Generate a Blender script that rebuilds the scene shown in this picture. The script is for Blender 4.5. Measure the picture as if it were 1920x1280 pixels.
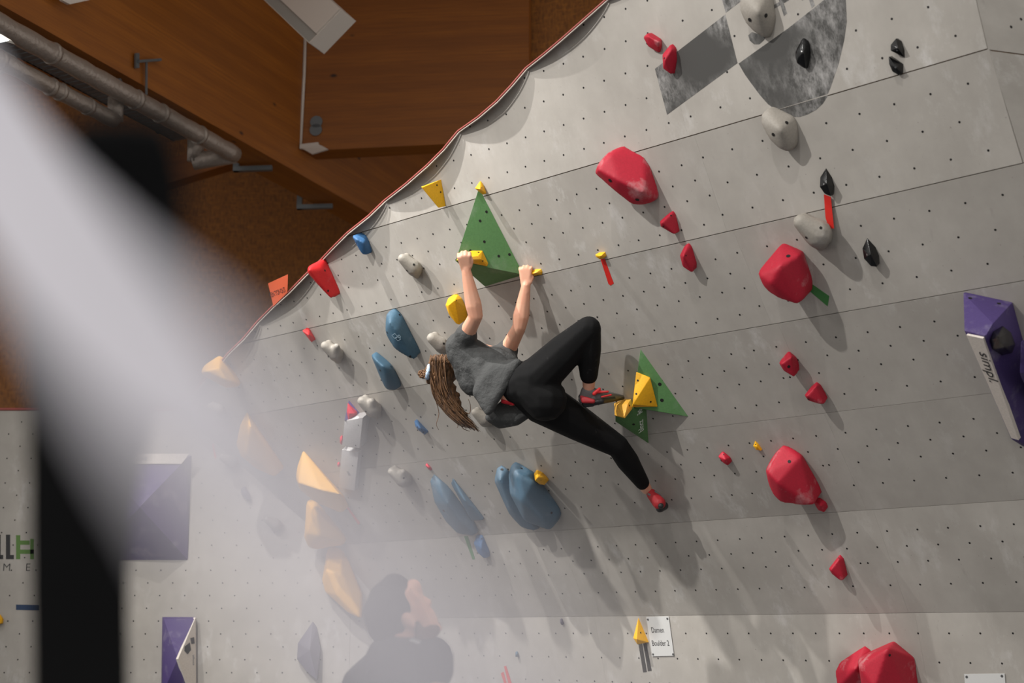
import bpy, bmesh, math, random
from mathutils import Vector, Matrix
from mathutils.bvhtree import BVHTree
random.seed(7)
for o in list(bpy.data.objects):
    bpy.data.objects.remove(o, do_unlink=True)
SC = bpy.context.scene
COL = SC.collection
R = math.radians

# ---------------------------------------------------------------- camera
FPX = 2667.0                      # 50 mm on 36 mm, image 1920x1280
PITCH = math.atan2(1188 - 640, FPX)
CAM = Vector((0, 0, 1.6))
cd = bpy.data.cameras.new('camera')
cd.lens = 50.0; cd.sensor_width = 36.0; cd.clip_start = 0.02; cd.clip_end = 200
cam = bpy.data.objects.new('camera', cd); COL.objects.link(cam)
cam.location = CAM; cam.rotation_euler = (R(90) + PITCH, 0, 0)
cd.dof.use_dof = True; cd.dof.focus_distance = 8.6; cd.dof.aperture_fstop = 2.0
SC.camera = cam

# ---------------------------------------------------------------- world, exposure, lights
SC.view_settings.view_transform = 'Standard'
SC.view_settings.look = 'None'
SC.view_settings.gamma = 1.0
SC.view_settings.use_curve_mapping = False
SC.view_settings.exposure = 0.10
wd = bpy.data.worlds.new('hall_light'); SC.world = wd; wd.use_nodes = True
wd.node_tree.nodes['Background'].inputs[0].default_value = (1.0, 0.965, 0.92, 1)
wd.node_tree.nodes['Background'].inputs[1].default_value = 0.70

def spot(name, loc, target, energy, size, blend=0.6, radius=0.12, color=(1, 0.97, 0.93)):
    ld = bpy.data.lights.new(name, 'SPOT'); ld.energy = energy; ld.spot_size = R(size); ld.spot_blend = blend
    ld.shadow_soft_size = radius; ld.color = color
    o = bpy.data.objects.new(name, ld); COL.objects.link(o); o.location = loc
    d = Vector(target) - Vector(loc)
    o.rotation_euler = d.to_track_quat('-Z', 'Y').to_euler()
    return o
spot('ceiling_lamp_front_offscreen', (-4.6, 3.4, 7.4), (0.5, 8.8, 2.8), 1550, 62, 0.8, 0.06)
spot('ceiling_lamp_left_offscreen', (-5.6, 6.4, 7.2), (-1.4, 10.4, 2.4), 850, 50, 0.6, 0.06)
spot('ceiling_lamp_high_offscreen', (-3.8, 6.6, 8.8), (-0.6, 9.8, 4.2), 2500, 54, 0.9, 0.05)
spot('ceiling_lamp_near_offscreen', (-1.2, 1.8, 8.2), (2.2, 7.0, 3.2), 420, 80, 0.8, 0.06)

# ---------------------------------------------------------------- pixel -> place helpers
FW = Vector((0, math.cos(PITCH), math.sin(PITCH)))
DN = Vector((0, math.sin(PITCH), -math.cos(PITCH)))
XR = Vector((1, 0, 0)); UP = Vector((0, 0, 1))
def ray(x, y):
    return XR * ((x - 960) / FPX) + DN * ((y - 640) / FPX) + FW
def at_depth(x, y, d):            # point on the pixel's ray at a distance along the view axis
    return CAM + ray(x, y) * d
def hit_plane(x, y, p, nrm):
    r = ray(x, y)
    return CAM + r * ((p - CAM).dot(nrm) / r.dot(nrm))
def pix(p):
    q = p - CAM; z = q.dot(FW)
    return (960 + FPX * q.dot(XR) / z, 640 + FPX * q.dot(DN) / z)

RT = Vector((0.72367, -0.69014, 0)).normalized()     # along the wall, towards the near end
NH = Vector((-0.69014, -0.72367, 0)).normalized()    # horizontal normal, out of the wall
# wall profile: (distance from camera along -NH, height), crease lines from the top down
PROF = [(5.94096, 4.22959), (6.21966, 3.74687), (6.5608, 3.27734), (6.93582, 2.81423), (7.35412, 2.29767), (7.70168, 1.71922)]
t0 = R(22); PROF.insert(0, (PROF[0][0] - 2.4 * math.sin(t0), PROF[0][1] + 2.4 * math.cos(t0)))
PROF.append((PROF[-1][0] + 0.45, 0.0))
def prof_pt(i, s):
    r_, z_ = PROF[i]
    return Vector((0, 0, z_)) - NH * r_ + RT * s
STRIP = []
for i in range(len(PROF) - 1):
    a, b = prof_pt(i, 0), prof_pt(i + 1, 0)
    v = (a - b); L = v.length; v.normalize()
    N = v.cross(RT) if v.cross(RT).dot(NH) > 0 else RT.cross(v)
    STRIP.append(dict(top=a, bot=b, v=v, L=L, N=N))
def strip_of(x, y):
    for k, S in enumerate(STRIP):
        p = hit_plane(x, y, S['bot'], S['N'])
        t = (p - S['bot']).dot(S['v'])
        if -1e-4 <= t <= S['L'] + 1e-4:
            return k
    return 0 if y < 300 else len(STRIP) - 1
def W(x, y, h=0.0, k=None):
    if k is None: k = strip_of(x, y)
    S = STRIP[k]
    return hit_plane(x, y, S['bot'] + S['N'] * h, S['N'])
def st(p, k):
    S = STRIP[k]; q = p - S['bot']
    return (q.dot(RT), q.dot(S['v']))
def wp(k, s, t, h=0.0):
    S = STRIP[k]
    return S['bot'] + RT * s + S['v'] * t + S['N'] * h
# the frontal wall at the far end
FACET_Y = W(335, 767, 0, 2).y
FN = Vector((0, -1, 0))
def FWALL(x, y, h=0.0):
    return hit_plane(x, y, Vector((0, FACET_Y - h, 0)), FN)
# ---------------------------------------------------------------- mesh helpers
def link(o, parent=None):
    COL.objects.link(o)
    if parent is not None: o.parent = parent
    return o
def world_loc(o):
    v = Vector(o.location)
    while o.parent is not None:
        o = o.parent; v += Vector(o.location)
    return v
def obj(name, verts, faces, mat, parent=None, smooth=False, origin=None, sharp=None):
    me = bpy.data.meshes.new(name)
    if parent is not None: org = world_loc(parent); loc = Vector((0, 0, 0))
    else:
        if origin is None:
            lo = Vector([min(v[i] for v in verts) for i in range(3)]); hi = Vector([max(v[i] for v in verts) for i in range(3)])
            origin = (lo + hi) / 2; origin.z = lo.z
        org = Vector(origin); loc = org
    me.from_pydata([Vector(v) - org for v in verts], [], faces)
    bm = bmesh.new(); bm.from_mesh(me); bmesh.ops.recalc_face_normals(bm, faces=bm.faces); bm.to_mesh(me); bm.free()
    if smooth:
        me.shade_smooth()
        if sharp: me.set_sharp_from_angle(angle=R(sharp))
    if mat: me.materials.append(mat)
    o = bpy.data.objects.new(name, me); o.location = loc
    return link(o, parent)
def obj_mesh(name, me, mat, parent=None, origin=None):      # me in world coordinates
    vs = [v.co for v in me.vertices]
    if parent is not None: org = world_loc(parent); loc = Vector((0, 0, 0))
    else:
        if origin is None:
            lo = Vector([min(v[i] for v in vs) for i in range(3)]); hi = Vector([max(v[i] for v in vs) for i in range(3)])
            origin = (lo + hi) / 2; origin.z = lo.z
        org = Vector(origin); loc = org
    me.transform(Matrix.Translation(-org)); me.name = name
    me.materials.clear()
    if mat: me.materials.append(mat)
    o = bpy.data.objects.new(name, me); o.location = loc
    return link(o, parent)
def tag(o, label, cat, group=None, kind=None):
    o['label'] = label; o['category'] = cat
    if group: o['group'] = group
    if kind: o['kind'] = kind
    return o
def empty(name, loc, label, cat, group=None):
    o = bpy.data.objects.new(name, None); o.location = loc; o.empty_display_size = 0.1
    COL.objects.link(o); return tag(o, label, cat, group)
def hull_mesh(hulls, bevel=0.0, seg=2):
    bm = bmesh.new()
    for pts in hulls:
        vs = [bm.verts.new(p) for p in pts]
        r_ = bmesh.ops.convex_hull(bm, input=vs)
        junk = [g for g in set(r_['geom_interior']) | set(r_['geom_unused']) if isinstance(g, bmesh.types.BMVert) and g.is_valid]
        bmesh.ops.delete(bm, geom=junk, context='VERTS')
    if bevel and len(hulls) == 1:
        bmesh.ops.dissolve_limit(bm, angle_limit=R(9), verts=bm.verts, edges=bm.edges)
        bmesh.ops.bevel(bm, geom=list(bm.edges), offset=bevel, segments=seg, profile=0.6, affect='EDGES', clamp_overlap=True)
    bmesh.ops.recalc_face_normals(bm, faces=bm.faces)
    me = bpy.data.meshes.new('hull'); bm.to_mesh(me); bm.free()
    return me
def modified(me, mods):
    o = bpy.data.objects.new('tmp', me); COL.objects.link(o)
    for typ, props in mods:
        m = o.modifiers.new(typ, typ)
        for k_, v_ in props.items(): setattr(m, k_, v_)
    dg = bpy.context.evaluated_depsgraph_get(); dg.update()
    out = bpy.data.meshes.new_from_object(o.evaluated_get(dg))
    bpy.data.objects.remove(o, do_unlink=True)
    return out
def remeshed(me, voxel, smooth=6, factor=0.5):
    return modified(me, [('REMESH', dict(mode='VOXEL', voxel_size=voxel)), ('SMOOTH', dict(iterations=smooth, factor=factor))])
def bbox(me):
    return [(min(v.co[i] for v in me.vertices), max(v.co[i] for v in me.vertices)) for i in range(3)]
def refit(me, bb, k_=1.0):
    cb = bbox(me)
    for v in me.vertices:
        for i in range(3):
            (a, b), (c, d) = cb[i], bb[i]; m_c = (c + d) / 2
            v.co[i] = m_c + ((v.co[i] - a) / (b - a) - 0.5) * (d - c) * k_
    return me
def tube(path, radii, n=8, closed_ends=True):
    vs, fs = [], []
    m = len(path)
    if not hasattr(radii, '__len__'): radii = [radii] * m
    prev = None
    for i, p in enumerate(path):
        d = (path[min(i + 1, m - 1)] - path[max(i - 1, 0)]).normalized()
        a = prev if prev is not None else (Vector((0, 0, 1)) if abs(d.z) < 0.9 else Vector((1, 0, 0)))
        a = (a - d * a.dot(d)).normalized(); b = d.cross(a); prev = a
        for j in range(n):
            w = 2 * math.pi * j / n
            vs.append(p + (a * math.cos(w) + b * math.sin(w)) * radii[i])
    for i in range(m - 1):
        for j in range(n):
            fs.append((i * n + j, i * n + (j + 1) % n, (i + 1) * n + (j + 1) % n, (i + 1) * n + j))
    if closed_ends:
        fs.append(tuple(range(n))[::-1]); fs.append(tuple(range((m - 1) * n, m * n)))
    return vs, fs
def box_between(c0, ex, ey, ez):     # corner and three edge vectors
    vs = [c0 + ex * i + ey * j + ez * k_ for k_ in (0, 1) for j in (0, 1) for i in (0, 1)]
    fs = [(0, 2, 3, 1), (4, 5, 7, 6), (0, 1, 5, 4), (2, 6, 7, 3), (0, 4, 6, 2), (1, 3, 7, 5)]
    return vs, fs
def merge(parts):
    vs, fs = [], []
    for v, f in parts:
        o_ = len(vs); vs += v; fs += [tuple(i + o_ for i in q) for q in f]
    return vs, fs
def prism(poly, nrm, h):             # flat polygon thickened along nrm
    n_ = len(poly)
    vs = list(poly) + [p + nrm * h for p in poly]
    fs = [tuple(range(n_))[::-1], tuple(range(n_, 2 * n_))] + [(i, (i + 1) % n_, n_ + (i + 1) % n_, n_ + i) for i in range(n_)]
    return vs, fs
# ---------------------------------------------------------------- materials
def new_mat(name, rgb, rough=0.6, metal=0.0):
    m = bpy.data.materials.new(name); m.use_nodes = True
    b = m.node_tree.nodes['Principled BSDF']
    b.inputs['Base Color'].default_value = (*rgb, 1); b.inputs['Roughness'].default_value = rough; b.inputs['Metallic'].default_value = metal
    return m
def srgb(r_, g_, b_):
    f_ = lambda c: ((c / 255 + 0.055) / 1.055) ** 2.4 if c > 10 else c / 255 / 12.92
    return (f_(r_), f_(g_), f_(b_))
def N_(m, t, **kw):
    n = m.node_tree.nodes.new(t)
    for k_, v_ in kw.items(): setattr(n, k_, v_)
    return n
def L_(m, a, b): m.node_tree.links.new(a, b)
def noise(m, vec, scale, detail=4, rough=0.55):
    n = N_(m, 'ShaderNodeTexNoise'); n.inputs['Scale'].default_value = scale; n.inputs['Detail'].default_value = detail
    n.inputs['Roughness'].default_value = rough
    if vec is not None: L_(m, vec, n.inputs['Vector'])
    return n
def ramp(m, fac, lo, hi, c0=(0, 0, 0, 1), c1=(1, 1, 1, 1)):
    n = N_(m, 'ShaderNodeValToRGB'); e = n.color_ramp.elements
    e[0].position = lo; e[0].color = c0; e[1].position = hi; e[1].color = c1
    L_(m, fac, n.inputs[0]); return n
def mix(m, fac, a, b):
    n = N_(m, 'ShaderNodeMix', data_type='RGBA')
    for s_, v_ in ((n.inputs[0], fac), (n.inputs[6], a), (n.inputs[7], b)):
        if hasattr(v_, 'is_linked') or isinstance(v_, bpy.types.NodeSocket): L_(m, v_, s_)
        elif isinstance(v_, (int, float)): s_.default_value = v_
        else: s_.default_value = (*v_[:3], 1)
    return n.outputs[2]
def bump(m, height, strength, dist=0.01):
    n = N_(m, 'ShaderNodeBump'); n.inputs['Strength'].default_value = strength; n.inputs['Distance'].default_value = dist
    L_(m, height, n.inputs['Height']); L_(m, n.outputs[0], m.node_tree.nodes['Principled BSDF'].inputs['Normal'])
def hold_mat(name, rgb, chalk=0.35, rough=0.62, chalk_rgb=(0.72, 0.68, 0.68)):
    m = new_mat(name, rgb, rough); b = m.node_tree.nodes['Principled BSDF']
    tc = N_(m, 'ShaderNodeTexCoord').outputs['Object']
    n1 = noise(m, tc, 5.0, 6, 0.65); n2 = noise(m, tc, 90, 2)
    dark = mix(m, ramp(m, n2.outputs[0], 0.35, 0.7).outputs[0], tuple(c * 0.88 for c in rgb), rgb)
    ch = ramp(m, n1.outputs[0], 0.52, 0.80, (0, 0, 0, 1), (chalk, chalk, chalk, 1))
    L_(m, mix(m, ch.outputs[0], dark, chalk_rgb), b.inputs['Base Color'])
    bump(m, n2.outputs[0], 0.25, 0.002)
    return m
M = {}
M['red'] = hold_mat('red_polyurethane', srgb(182, 20, 48), 0.6)
M['scarlet'] = hold_mat('scarlet_polyurethane', srgb(205, 28, 32), 0.2)
M['yellow'] = hold_mat('yellow_polyurethane', srgb(240, 178, 14), 0.2, chalk_rgb=(0.85, 0.75, 0.6))
M['amber'] = hold_mat('amber_polyurethane', srgb(238, 178, 62), 0.12, chalk_rgb=(0.85, 0.7, 0.45))
M['blue'] = hold_mat('dusty_blue_polyurethane', srgb(62, 94, 115), 0.18)
M['bright_blue'] = hold_mat('blue_polyurethane', srgb(52, 98, 144), 0.15)
M['grey'] = hold_mat('grey_polyurethane', srgb(156, 150, 141), 0.25)
M['slate'] = hold_mat('slate_polyurethane', srgb(96, 92, 104), 0.15)
M['black'] = hold_mat('black_gloss', srgb(16, 16, 17), 0.03, 0.22)
M['green'] = hold_mat('green_texture_paint', srgb(88, 134, 80), 0.18, 0.75)
M['purple'] = hold_mat('purple_texture_paint', srgb(72, 55, 112), 0.3, 0.7)
M['cream'] = hold_mat('cream_paint', srgb(226, 217, 207), 0.1, 0.6)
M['white_vol'] = hold_mat('white_paint', srgb(190, 188, 188), 0.1, 0.6)
M['hole'] = new_mat('hole_shade', srgb(30, 28, 28), 0.6, 0.3)  # near-black colour on flat discs stands in for the shade inside holes
M['tape_red'] = new_mat('red_tape', srgb(206, 40, 32), 0.45)
M['tape_green'] = new_mat('green_tape', srgb(62, 120, 62), 0.45)
M['tape_dark'] = new_mat('grey_tape', srgb(72, 70, 68), 0.5)
M['tape_blue'] = new_mat('blue_tape', srgb(24, 50, 84), 0.5)
M['paper'] = new_mat('white_paper', srgb(205, 205, 203), 0.6)
M['ink'] = new_mat('black_ink', srgb(38, 38, 40), 0.6)
M['steel'] = new_mat('steel_screw', srgb(150, 150, 150), 0.35, 0.9)
M['pale_print'] = new_mat('pale_print', srgb(214, 226, 214), 0.6)
# ---------------------------------------------------------------- climbing wall
def wall_mat():
    m = new_mat('wall_grey_texture_paint', srgb(170, 165, 158), 0.78); b = m.node_tree.nodes['Principled BSDF']
    uv = N_(m, 'ShaderNodeUVMap').outputs[0]
    def mp(sx, sy, rz=0.0, off=0.0):
        n = N_(m, 'ShaderNodeMapping'); n.inputs['Scale'].default_value = (sx, sy, 1); n.inputs['Rotation'].default_value = (0, 0, rz)
        n.inputs['Location'].default_value = (off, off * 0.7, 0)
        L_(m, uv, n.inputs[0]); return n.outputs[0]
    big = noise(m, mp(1, 1), 1.6, 5, 0.6); mid = noise(m, mp(2.2, 1, 0.25), 4.0, 6, 0.65)
    c = mix(m, ramp(m, big.outputs[0], 0.3, 0.7).outputs[0], srgb(158, 153, 146), srgb(178, 173, 166))
    c = mix(m, ramp(m, mid.outputs[0], 0.3, 0.75, (0, 0, 0, 1), (.35, .35, .35, 1)).outputs[0], c, srgb(146, 141, 134))
    # chalk smears, stretched up the wall
    s1 = noise(m, mp(2.6, 1.3, 0.3, 3.0), 2.2, 7, 0.7); s2 = noise(m, mp(1, 1, 0, 9.0), 0.9, 3, 0.5)
    mm = N_(m, 'ShaderNodeMath', operation='MULTIPLY')
    L_(m, ramp(m, s1.outputs[0], 0.54, 0.70).outputs[0], mm.inputs[0]); L_(m, ramp(m, s2.outputs[0], 0.38, 0.70, (0, 0, 0, 1), (.7, .7, .7, 1)).outputs[0], mm.inputs[1])
    c = mix(m, mm.outputs[0], c, srgb(206, 204, 202))
    # dark scuffs and specks
    s3 = noise(m, mp(9, 2.2, -0.5, 5.0), 2.0, 5, 0.6); s4 = noise(m, mp(1, 1, 0, 1.0), 60, 2, 0.5)
    c = mix(m, ramp(m, s3.outputs[0], 0.66, 0.78, (0, 0, 0, 1), (.25, .25, .25, 1)).outputs[0], c, srgb(110, 105, 98))
    c = mix(m, ramp(m, s4.outputs[0], 0.73, 0.78, (0, 0, 0, 1), (.5, .5, .5, 1)).outputs[0], c, srgb(90, 86, 80))
    L_(m, c, b.inputs['Base Color'])
    g = noise(m, mp(1, 1), 220, 2, 0.5); bump(m, g.outputs[0], 0.12, 0.002)
    return m
M['wall'] = wall_mat()
M['gap'] = new_mat('plywood_backing', srgb(128, 100, 72), 0.9)
M['trim_red'] = new_mat('red_edge_trim', srgb(150, 74, 68), 0.6)
M['trim_white'] = new_mat('pale_edge_trim', srgb(176, 166, 156), 0.6)

TRIM = [(1262, -118), (1190, -50), (1135, 0), (1092, 38), (1050, 75), (1018, 102), (985, 128), (958, 160), (930, 190), (895, 220), (858, 246), (830, 280), (800, 310), (760, 345),
        (720, 376), (690, 405), (650, 437), (622, 465), (600, 488), (570, 517), (540, 548), (510, 575), (482, 603), (455, 635), (425, 664), (402, 692), (380, 715), (355, 742), (335, 767)]
def dense(poly, step=6.0):
    out = []
    for a, b in zip(poly, poly[1:]):
        n_ = max(1, int(math.hypot(b[0] - a[0], b[1] - a[1]) / step))
        out += [(a[0] + (b[0] - a[0]) * i / n_, a[1] + (b[1] - a[1]) * i / n_) for i in range(n_)]
    return out + [poly[-1]]
LEFT = [[] for _ in STRIP]
for (x, y) in dense(TRIM):
    k = strip_of(x, y)
    if k > 2: k = 2
    s, t = st(W(x, y, 0, k), k)
    LEFT[k].append((s, min(max(t, 0), STRIP[k]['L'])))
def facet_s(k, t):
    a, b = wp(k, 0, t), wp(k, 1, t)
    return (FACET_Y - a.y) / (b.y - a.y)
for k in range(len(STRIP)):
    if k < 3:
        p = LEFT[k]; L = STRIP[k]['L']
        p[0] = (p[0][0], L) if k else p[0]
        if k < 2: p.append((p[-1][0], 0.0))
        else:
            p.append((facet_s(2, p[-1][1] - 1e-3), p[-1][1] - 1e-3)); p.append((facet_s(2, 0), 0.0))
    else:
        L = STRIP[k]['L']; LEFT[k] = [(facet_s(k, L), L), (facet_s(k, 0), 0.0)]
cx = [st(W(1851.8, 93.5, 0, 0), 0)[0], st(W(1851.8, 93.5, 0, 1), 1)[0], st(W(1919.3, 305.2, 0, 1), 1)[0]]
S_RIGHT = [cx[0], (cx[1] + cx[2]) / 2, cx[2], cx[2] + 0.3, cx[2] + 0.5, cx[2] + 0.7, cx[2] + 0.9]
JOINT = st(W(1352, 437, 0, 1), 1)[0]
def left_at(k, t):
    p = LEFT[k]
    for (s0, ta), (s1, tb) in zip(p, p[1:]):
        if tb <= t <= ta: return s0 + (s1 - s0) * ((ta - t) / (ta - tb) if ta > tb else 0)
    return p[0][0] if t > p[0][1] else p[-1][0]

bv, bf = [], []
for k, S in enumerate(STRIP):
    o_ = len(bv); pl = LEFT[k]
    top_t = pl[0][1]
    ring = [(s + 0.03, t) for s, t in pl] + [(S_RIGHT[k], 0), (S_RIGHT[k], top_t)]
    bv += [wp(k, s, t, -0.014) for s, t in ring]; bf.append(tuple(range(o_, o_ + len(ring))))
wall = obj('wall_right', bv, bf, M['gap']); wall['kind'] = 'structure'
wall['label'] = 'overhanging grey climbing wall of wide panels with rows of bolt holes'
def add_uv(o, uvs):
    ul = o.data.uv_layers.new(name='wall')
    for lp in o.data.loops: ul.data[lp.index].uv = uvs[lp.vertex_index]
def panel(name, k, ring, mat, parent, uvo=(0, 0), frame=None):
    f_ = frame or (lambda s, t, h: wp(k, s, t, h))
    n_ = len(ring)
    vs = [f_(s, t, 0.0) for s, t in ring] + [f_(s, t, -0.018) for s, t in ring]
    fs = [tuple(range(n_)), tuple(range(n_, 2 * n_))[::-1]] + [(i, n_ + i, n_ + (i + 1) % n_, (i + 1) % n_) for i in range(n_)]
    o = obj(name, vs, fs, mat, parent)
    add_uv(o, [(s + uvo[0], t + uvo[1]) for s, t in ring] * 2)
    return o
GAP = [0.0028, 0.0028, 0.0024, 0.0012, 0.0012, 0.0010]
NUTS = []
def disc(c, a, b, r, n=8, squash=1.0):
    return [c + a * (r * math.cos(2 * math.pi * i / n)) + b * (r * squash * math.sin(2 * math.pi * i / n)) for i in range(n)], [tuple(range(n))]
for k, S in enumerate(STRIP):
    gt = GAP[k - 1] if k > 0 else 0.0
    gb = GAP[k] if k < len(GAP) else 0.0
    pl = LEFT[k]; T = pl[0][1]
    smax = max(s for s, t in pl)
    cuts = [JOINT + 0.04 * k]
    while cuts[0] - 2.44 > smax + 0.3: cuts.insert(0, cuts[0] - 2.44)
    while cuts[-1] + 2.44 < S_RIGHT[k] - 0.3: cuts.append(cuts[-1] + 2.44)
    edges = [None] + cuts + [S_RIGHT[k]]
    for a, b in zip(edges, edges[1:]):
        g = 0.0002
        if a is None:
            lp = [(s, min(max(t, gb), T - gt)) for s, t in pl]
            ring = lp + [(b - g, gb), (b - g, T - gt)]
        else: ring = [(a + g, gb), (b - g, gb), (b - g, T - gt), (a + g, T - gt)]
        panel('panel', k, ring, M['wall'], wall, (0.0, -k * 1.7 + random.random() * 0.3))
    # T-nut holes
    rows = []
    if k == 0: rowsR = rowsL = [0.10 + 0.165 * i for i in range(14)]
    elif k < len(STRIP) - 1:
        L = S['L']; rowsR = [L - 0.13, L - 0.13 - 0.165, L - 0.13 - 0.33]
        rowsL = [L - 0.14, L - 0.24, L - 0.34, L - 0.49]
        if k >= 3: rowsR = rowsL
    else: rowsR = rowsL = [S['L'] - 0.12 - 0.17 * i for i in range(9)]
    bs = S_RIGHT[k]
    for side, rw, a_, off in ((1, rowsR, 0.19, 0.5), (0, rowsL, 0.152 if k < 5 else 0.165, 0.36)):
        for j, t in enumerate(rw):
            s = (JOINT if side else JOINT - 60 * a_) + a_ * ((j * off) % 1.0) + 0.05
            hi = bs - 0.05 if side else JOINT + 0.02
            while s < hi:
                if s > left_at(k, t) + 0.07 and t < T - 0.02: NUTS.append((wp(k, s, t, 0.0006), RT, S['v']))
                s += a_
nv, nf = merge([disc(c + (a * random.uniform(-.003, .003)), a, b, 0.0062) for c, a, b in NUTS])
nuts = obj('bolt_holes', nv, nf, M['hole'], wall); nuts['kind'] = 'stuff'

# red and pale piping along the raised free edge, bulging off the wall between its fixings
NODES = [(1262, -118), (1135, 0), (985, 128), (858, 246), (720, 376), (600, 488), (482, 603), (380, 715), (335, 767)]
path, path2, rib = [], [], []
dn = dense(TRIM, 4.0)
for (x, y) in dn:
    k = min(strip_of(x, y), 2)
    # position between fixings
    for a, b in zip(NODES, NODES[1:]):
        if b[0] <= x <= a[0] + 1e-6:
            w = (a[0] - x) / (a[0] - b[0]); break
    h = 0.012 + 0.045 * math.sin(math.pi * w) ** 0.8
    path.append(W(x, y, h, k)); path2.append(W(x + 3.2, y + 1.6, h + 0.004, k)); rib.append(W(x, y, 0.0, k) + STRIP[k]['N'] * 0.0)
v1, f1 = tube(path, 0.0065, 6); trim1 = obj('trim_1', v1, f1, M['trim_red'], smooth=True); trim1['kind'] = 'structure'
v2, f2 = tube(path2, 0.0045, 6); obj('pale_piping', v2, f2, M['trim_white'], trim1, smooth=True)
rv = []; rf = []
for a, b in zip(rib, path): rv += [a, b]
for i in range(len(rib) - 1): rf.append((2 * i, 2 * i + 1, 2 * i + 3, 2 * i + 2))
fl = obj('edge_flap', rv, rf, M['trim_white'], trim1)

# neighbouring facet beyond the arete at the near end
q = ray(10140, 1188); q = Vector((q.x, q.y, 0)).normalized()
cz = [W(1830 - 25, -108, 0, 0), W(1851.8, 93.5, 0, 0), W(1919.3, 305.2, 0, 1), W(1990, 530, 0, 2)]
fr = obj('wall_near', [p + Vector((0.012, 0.012, 0)) for p in cz] + [p + q * 1.5 + Vector((0, 0.02, 0)) for p in cz], [(0, 1, 5, 4), (1, 2, 6, 5), (2, 3, 7, 6)], M['gap']); fr['kind'] = 'structure'
for i in range(3):
    a, b = cz[i], cz[i + 1]; vv = (a - b).normalized(); e = 0.003
    vs = [a - vv * e + q * 0.004, b + vv * e + q * 0.004, b + vv * e + q * 1.5, a - vv * e + q * 1.5]
    nn = (vs[1] - vs[0]).cross(vs[3] - vs[0]).normalized()
    if nn.y > 0: nn = -nn
    v_, f_ = prism(vs, -nn, 0.01); o = obj('panel', v_, f_, M['wall'], fr); add_uv(o, [(0.3 + i, 0), (0.3 + i, 1), (1.8 + i, 1), (1.8 + i, 0)] * 2)
nb = []
for (x, y) in ((1896.5, 50.5), (1915, 36), (1888, 75)):
    p = hit_plane(x, y, cz[0], (cz[0] - cz[1]).cross(q).normalized()); nb.append(disc(p + NH * 0.002, q, (cz[0] - cz[1]).normalized(), 0.007))
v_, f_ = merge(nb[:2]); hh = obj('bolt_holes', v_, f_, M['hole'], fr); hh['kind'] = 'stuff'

# frontal wall at the far end
ftop = FWALL(335, 767).z; 
def fw(s, t, h): return Vector((s, FACET_Y - h, t))
JL = []
for k in range(2, len(STRIP)):
    for t in (STRIP[k]['L'], 0.0):
        if k == 2 and t > 0: p = wp(2, *LEFT[2][-3]) if False else FWALL(335, 767)
        else: p = wp(k, facet_s(k, t), t)
        JL.append((p.x, p.z))
XL = FWALL(-260, 900).x
ringf = [(XL, ftop)] + JL + [(XL, 0.0)]
ringf2 = []
for p in ringf:
    if not ringf2 or (abs(p[0] - ringf2[-1][0]) + abs(p[1] - ringf2[-1][1])) > 1e-3: ringf2.append(p)
bk = obj('wall_left', [fw(s, t, -0.03) for s, t in ringf2], [tuple(range(len(ringf2)))], M['gap']); bk['kind'] = 'structure'
def clip_ring(ring, x0, x1):
    def clip(poly, inside, inter):
        out = []
        for a, b in zip(poly, poly[1:] + poly[:1]):
            if inside(a):
                out.append(a)
                if not inside(b): out.append(inter(a, b))
            elif inside(b): out.append(inter(a, b))
        return out
    def it(x): return lambda a, b: (x, a[1] + (b[1] - a[1]) * (x - a[0]) / (b[0] - a[0]))
    r_ = clip(ring, lambda p: p[0] >= x0, it(x0))
    return clip(r_, lambda p: p[0] <= x1, it(x1)) if r_ else r_
xs = [XL, XL + 2.0, XL + 4.0, 99]
for a, b in zip(xs, xs[1:]):
    rg = clip_ring(ringf2, a + 0.0006, b - 0.0006)
    if len(rg) > 2: panel('panel', 0, rg, M['wall'], bk, (3.1, 5.0), frame=fw)
fn = []
for j in range(60):
    for i in range(60):
        x = XL + 0.07 + 0.2 * i + (0.1 if j % 2 else 0); z = 0.1 + 0.1 * j
        if z > ftop - 0.05: continue
        lim = 99
        for (xa, za), (xb, zb) in zip(JL, JL[1:]):
            if zb <= z <= za: lim = xa + (xb - xa) * (za - z) / (za - zb) if za > zb else xa
        if x < lim - 0.06: fn.append(disc(fw(x, z, 0.0008), Vector((1, 0, 0)), UP, 0.006))
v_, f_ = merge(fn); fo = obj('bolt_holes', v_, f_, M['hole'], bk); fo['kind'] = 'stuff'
v_, f_ = tube([fw(XL, ftop, 0.0), fw(JL[0][0], ftop, 0.0)], 0.012, 6); obj('top_edging', v_, f_, M['trim_red'], bk, smooth=True)

# floor
fl = obj('floor', [Vector((-14, -3, 0)), Vector((9, -3, 0)), Vector((9, 22, 0)), Vector((-14, 22, 0))], [(0, 1, 2, 3)], new_mat('grey_mat_floor', srgb(92, 94, 100), 0.8)); fl['kind'] = 'structure'
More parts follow.
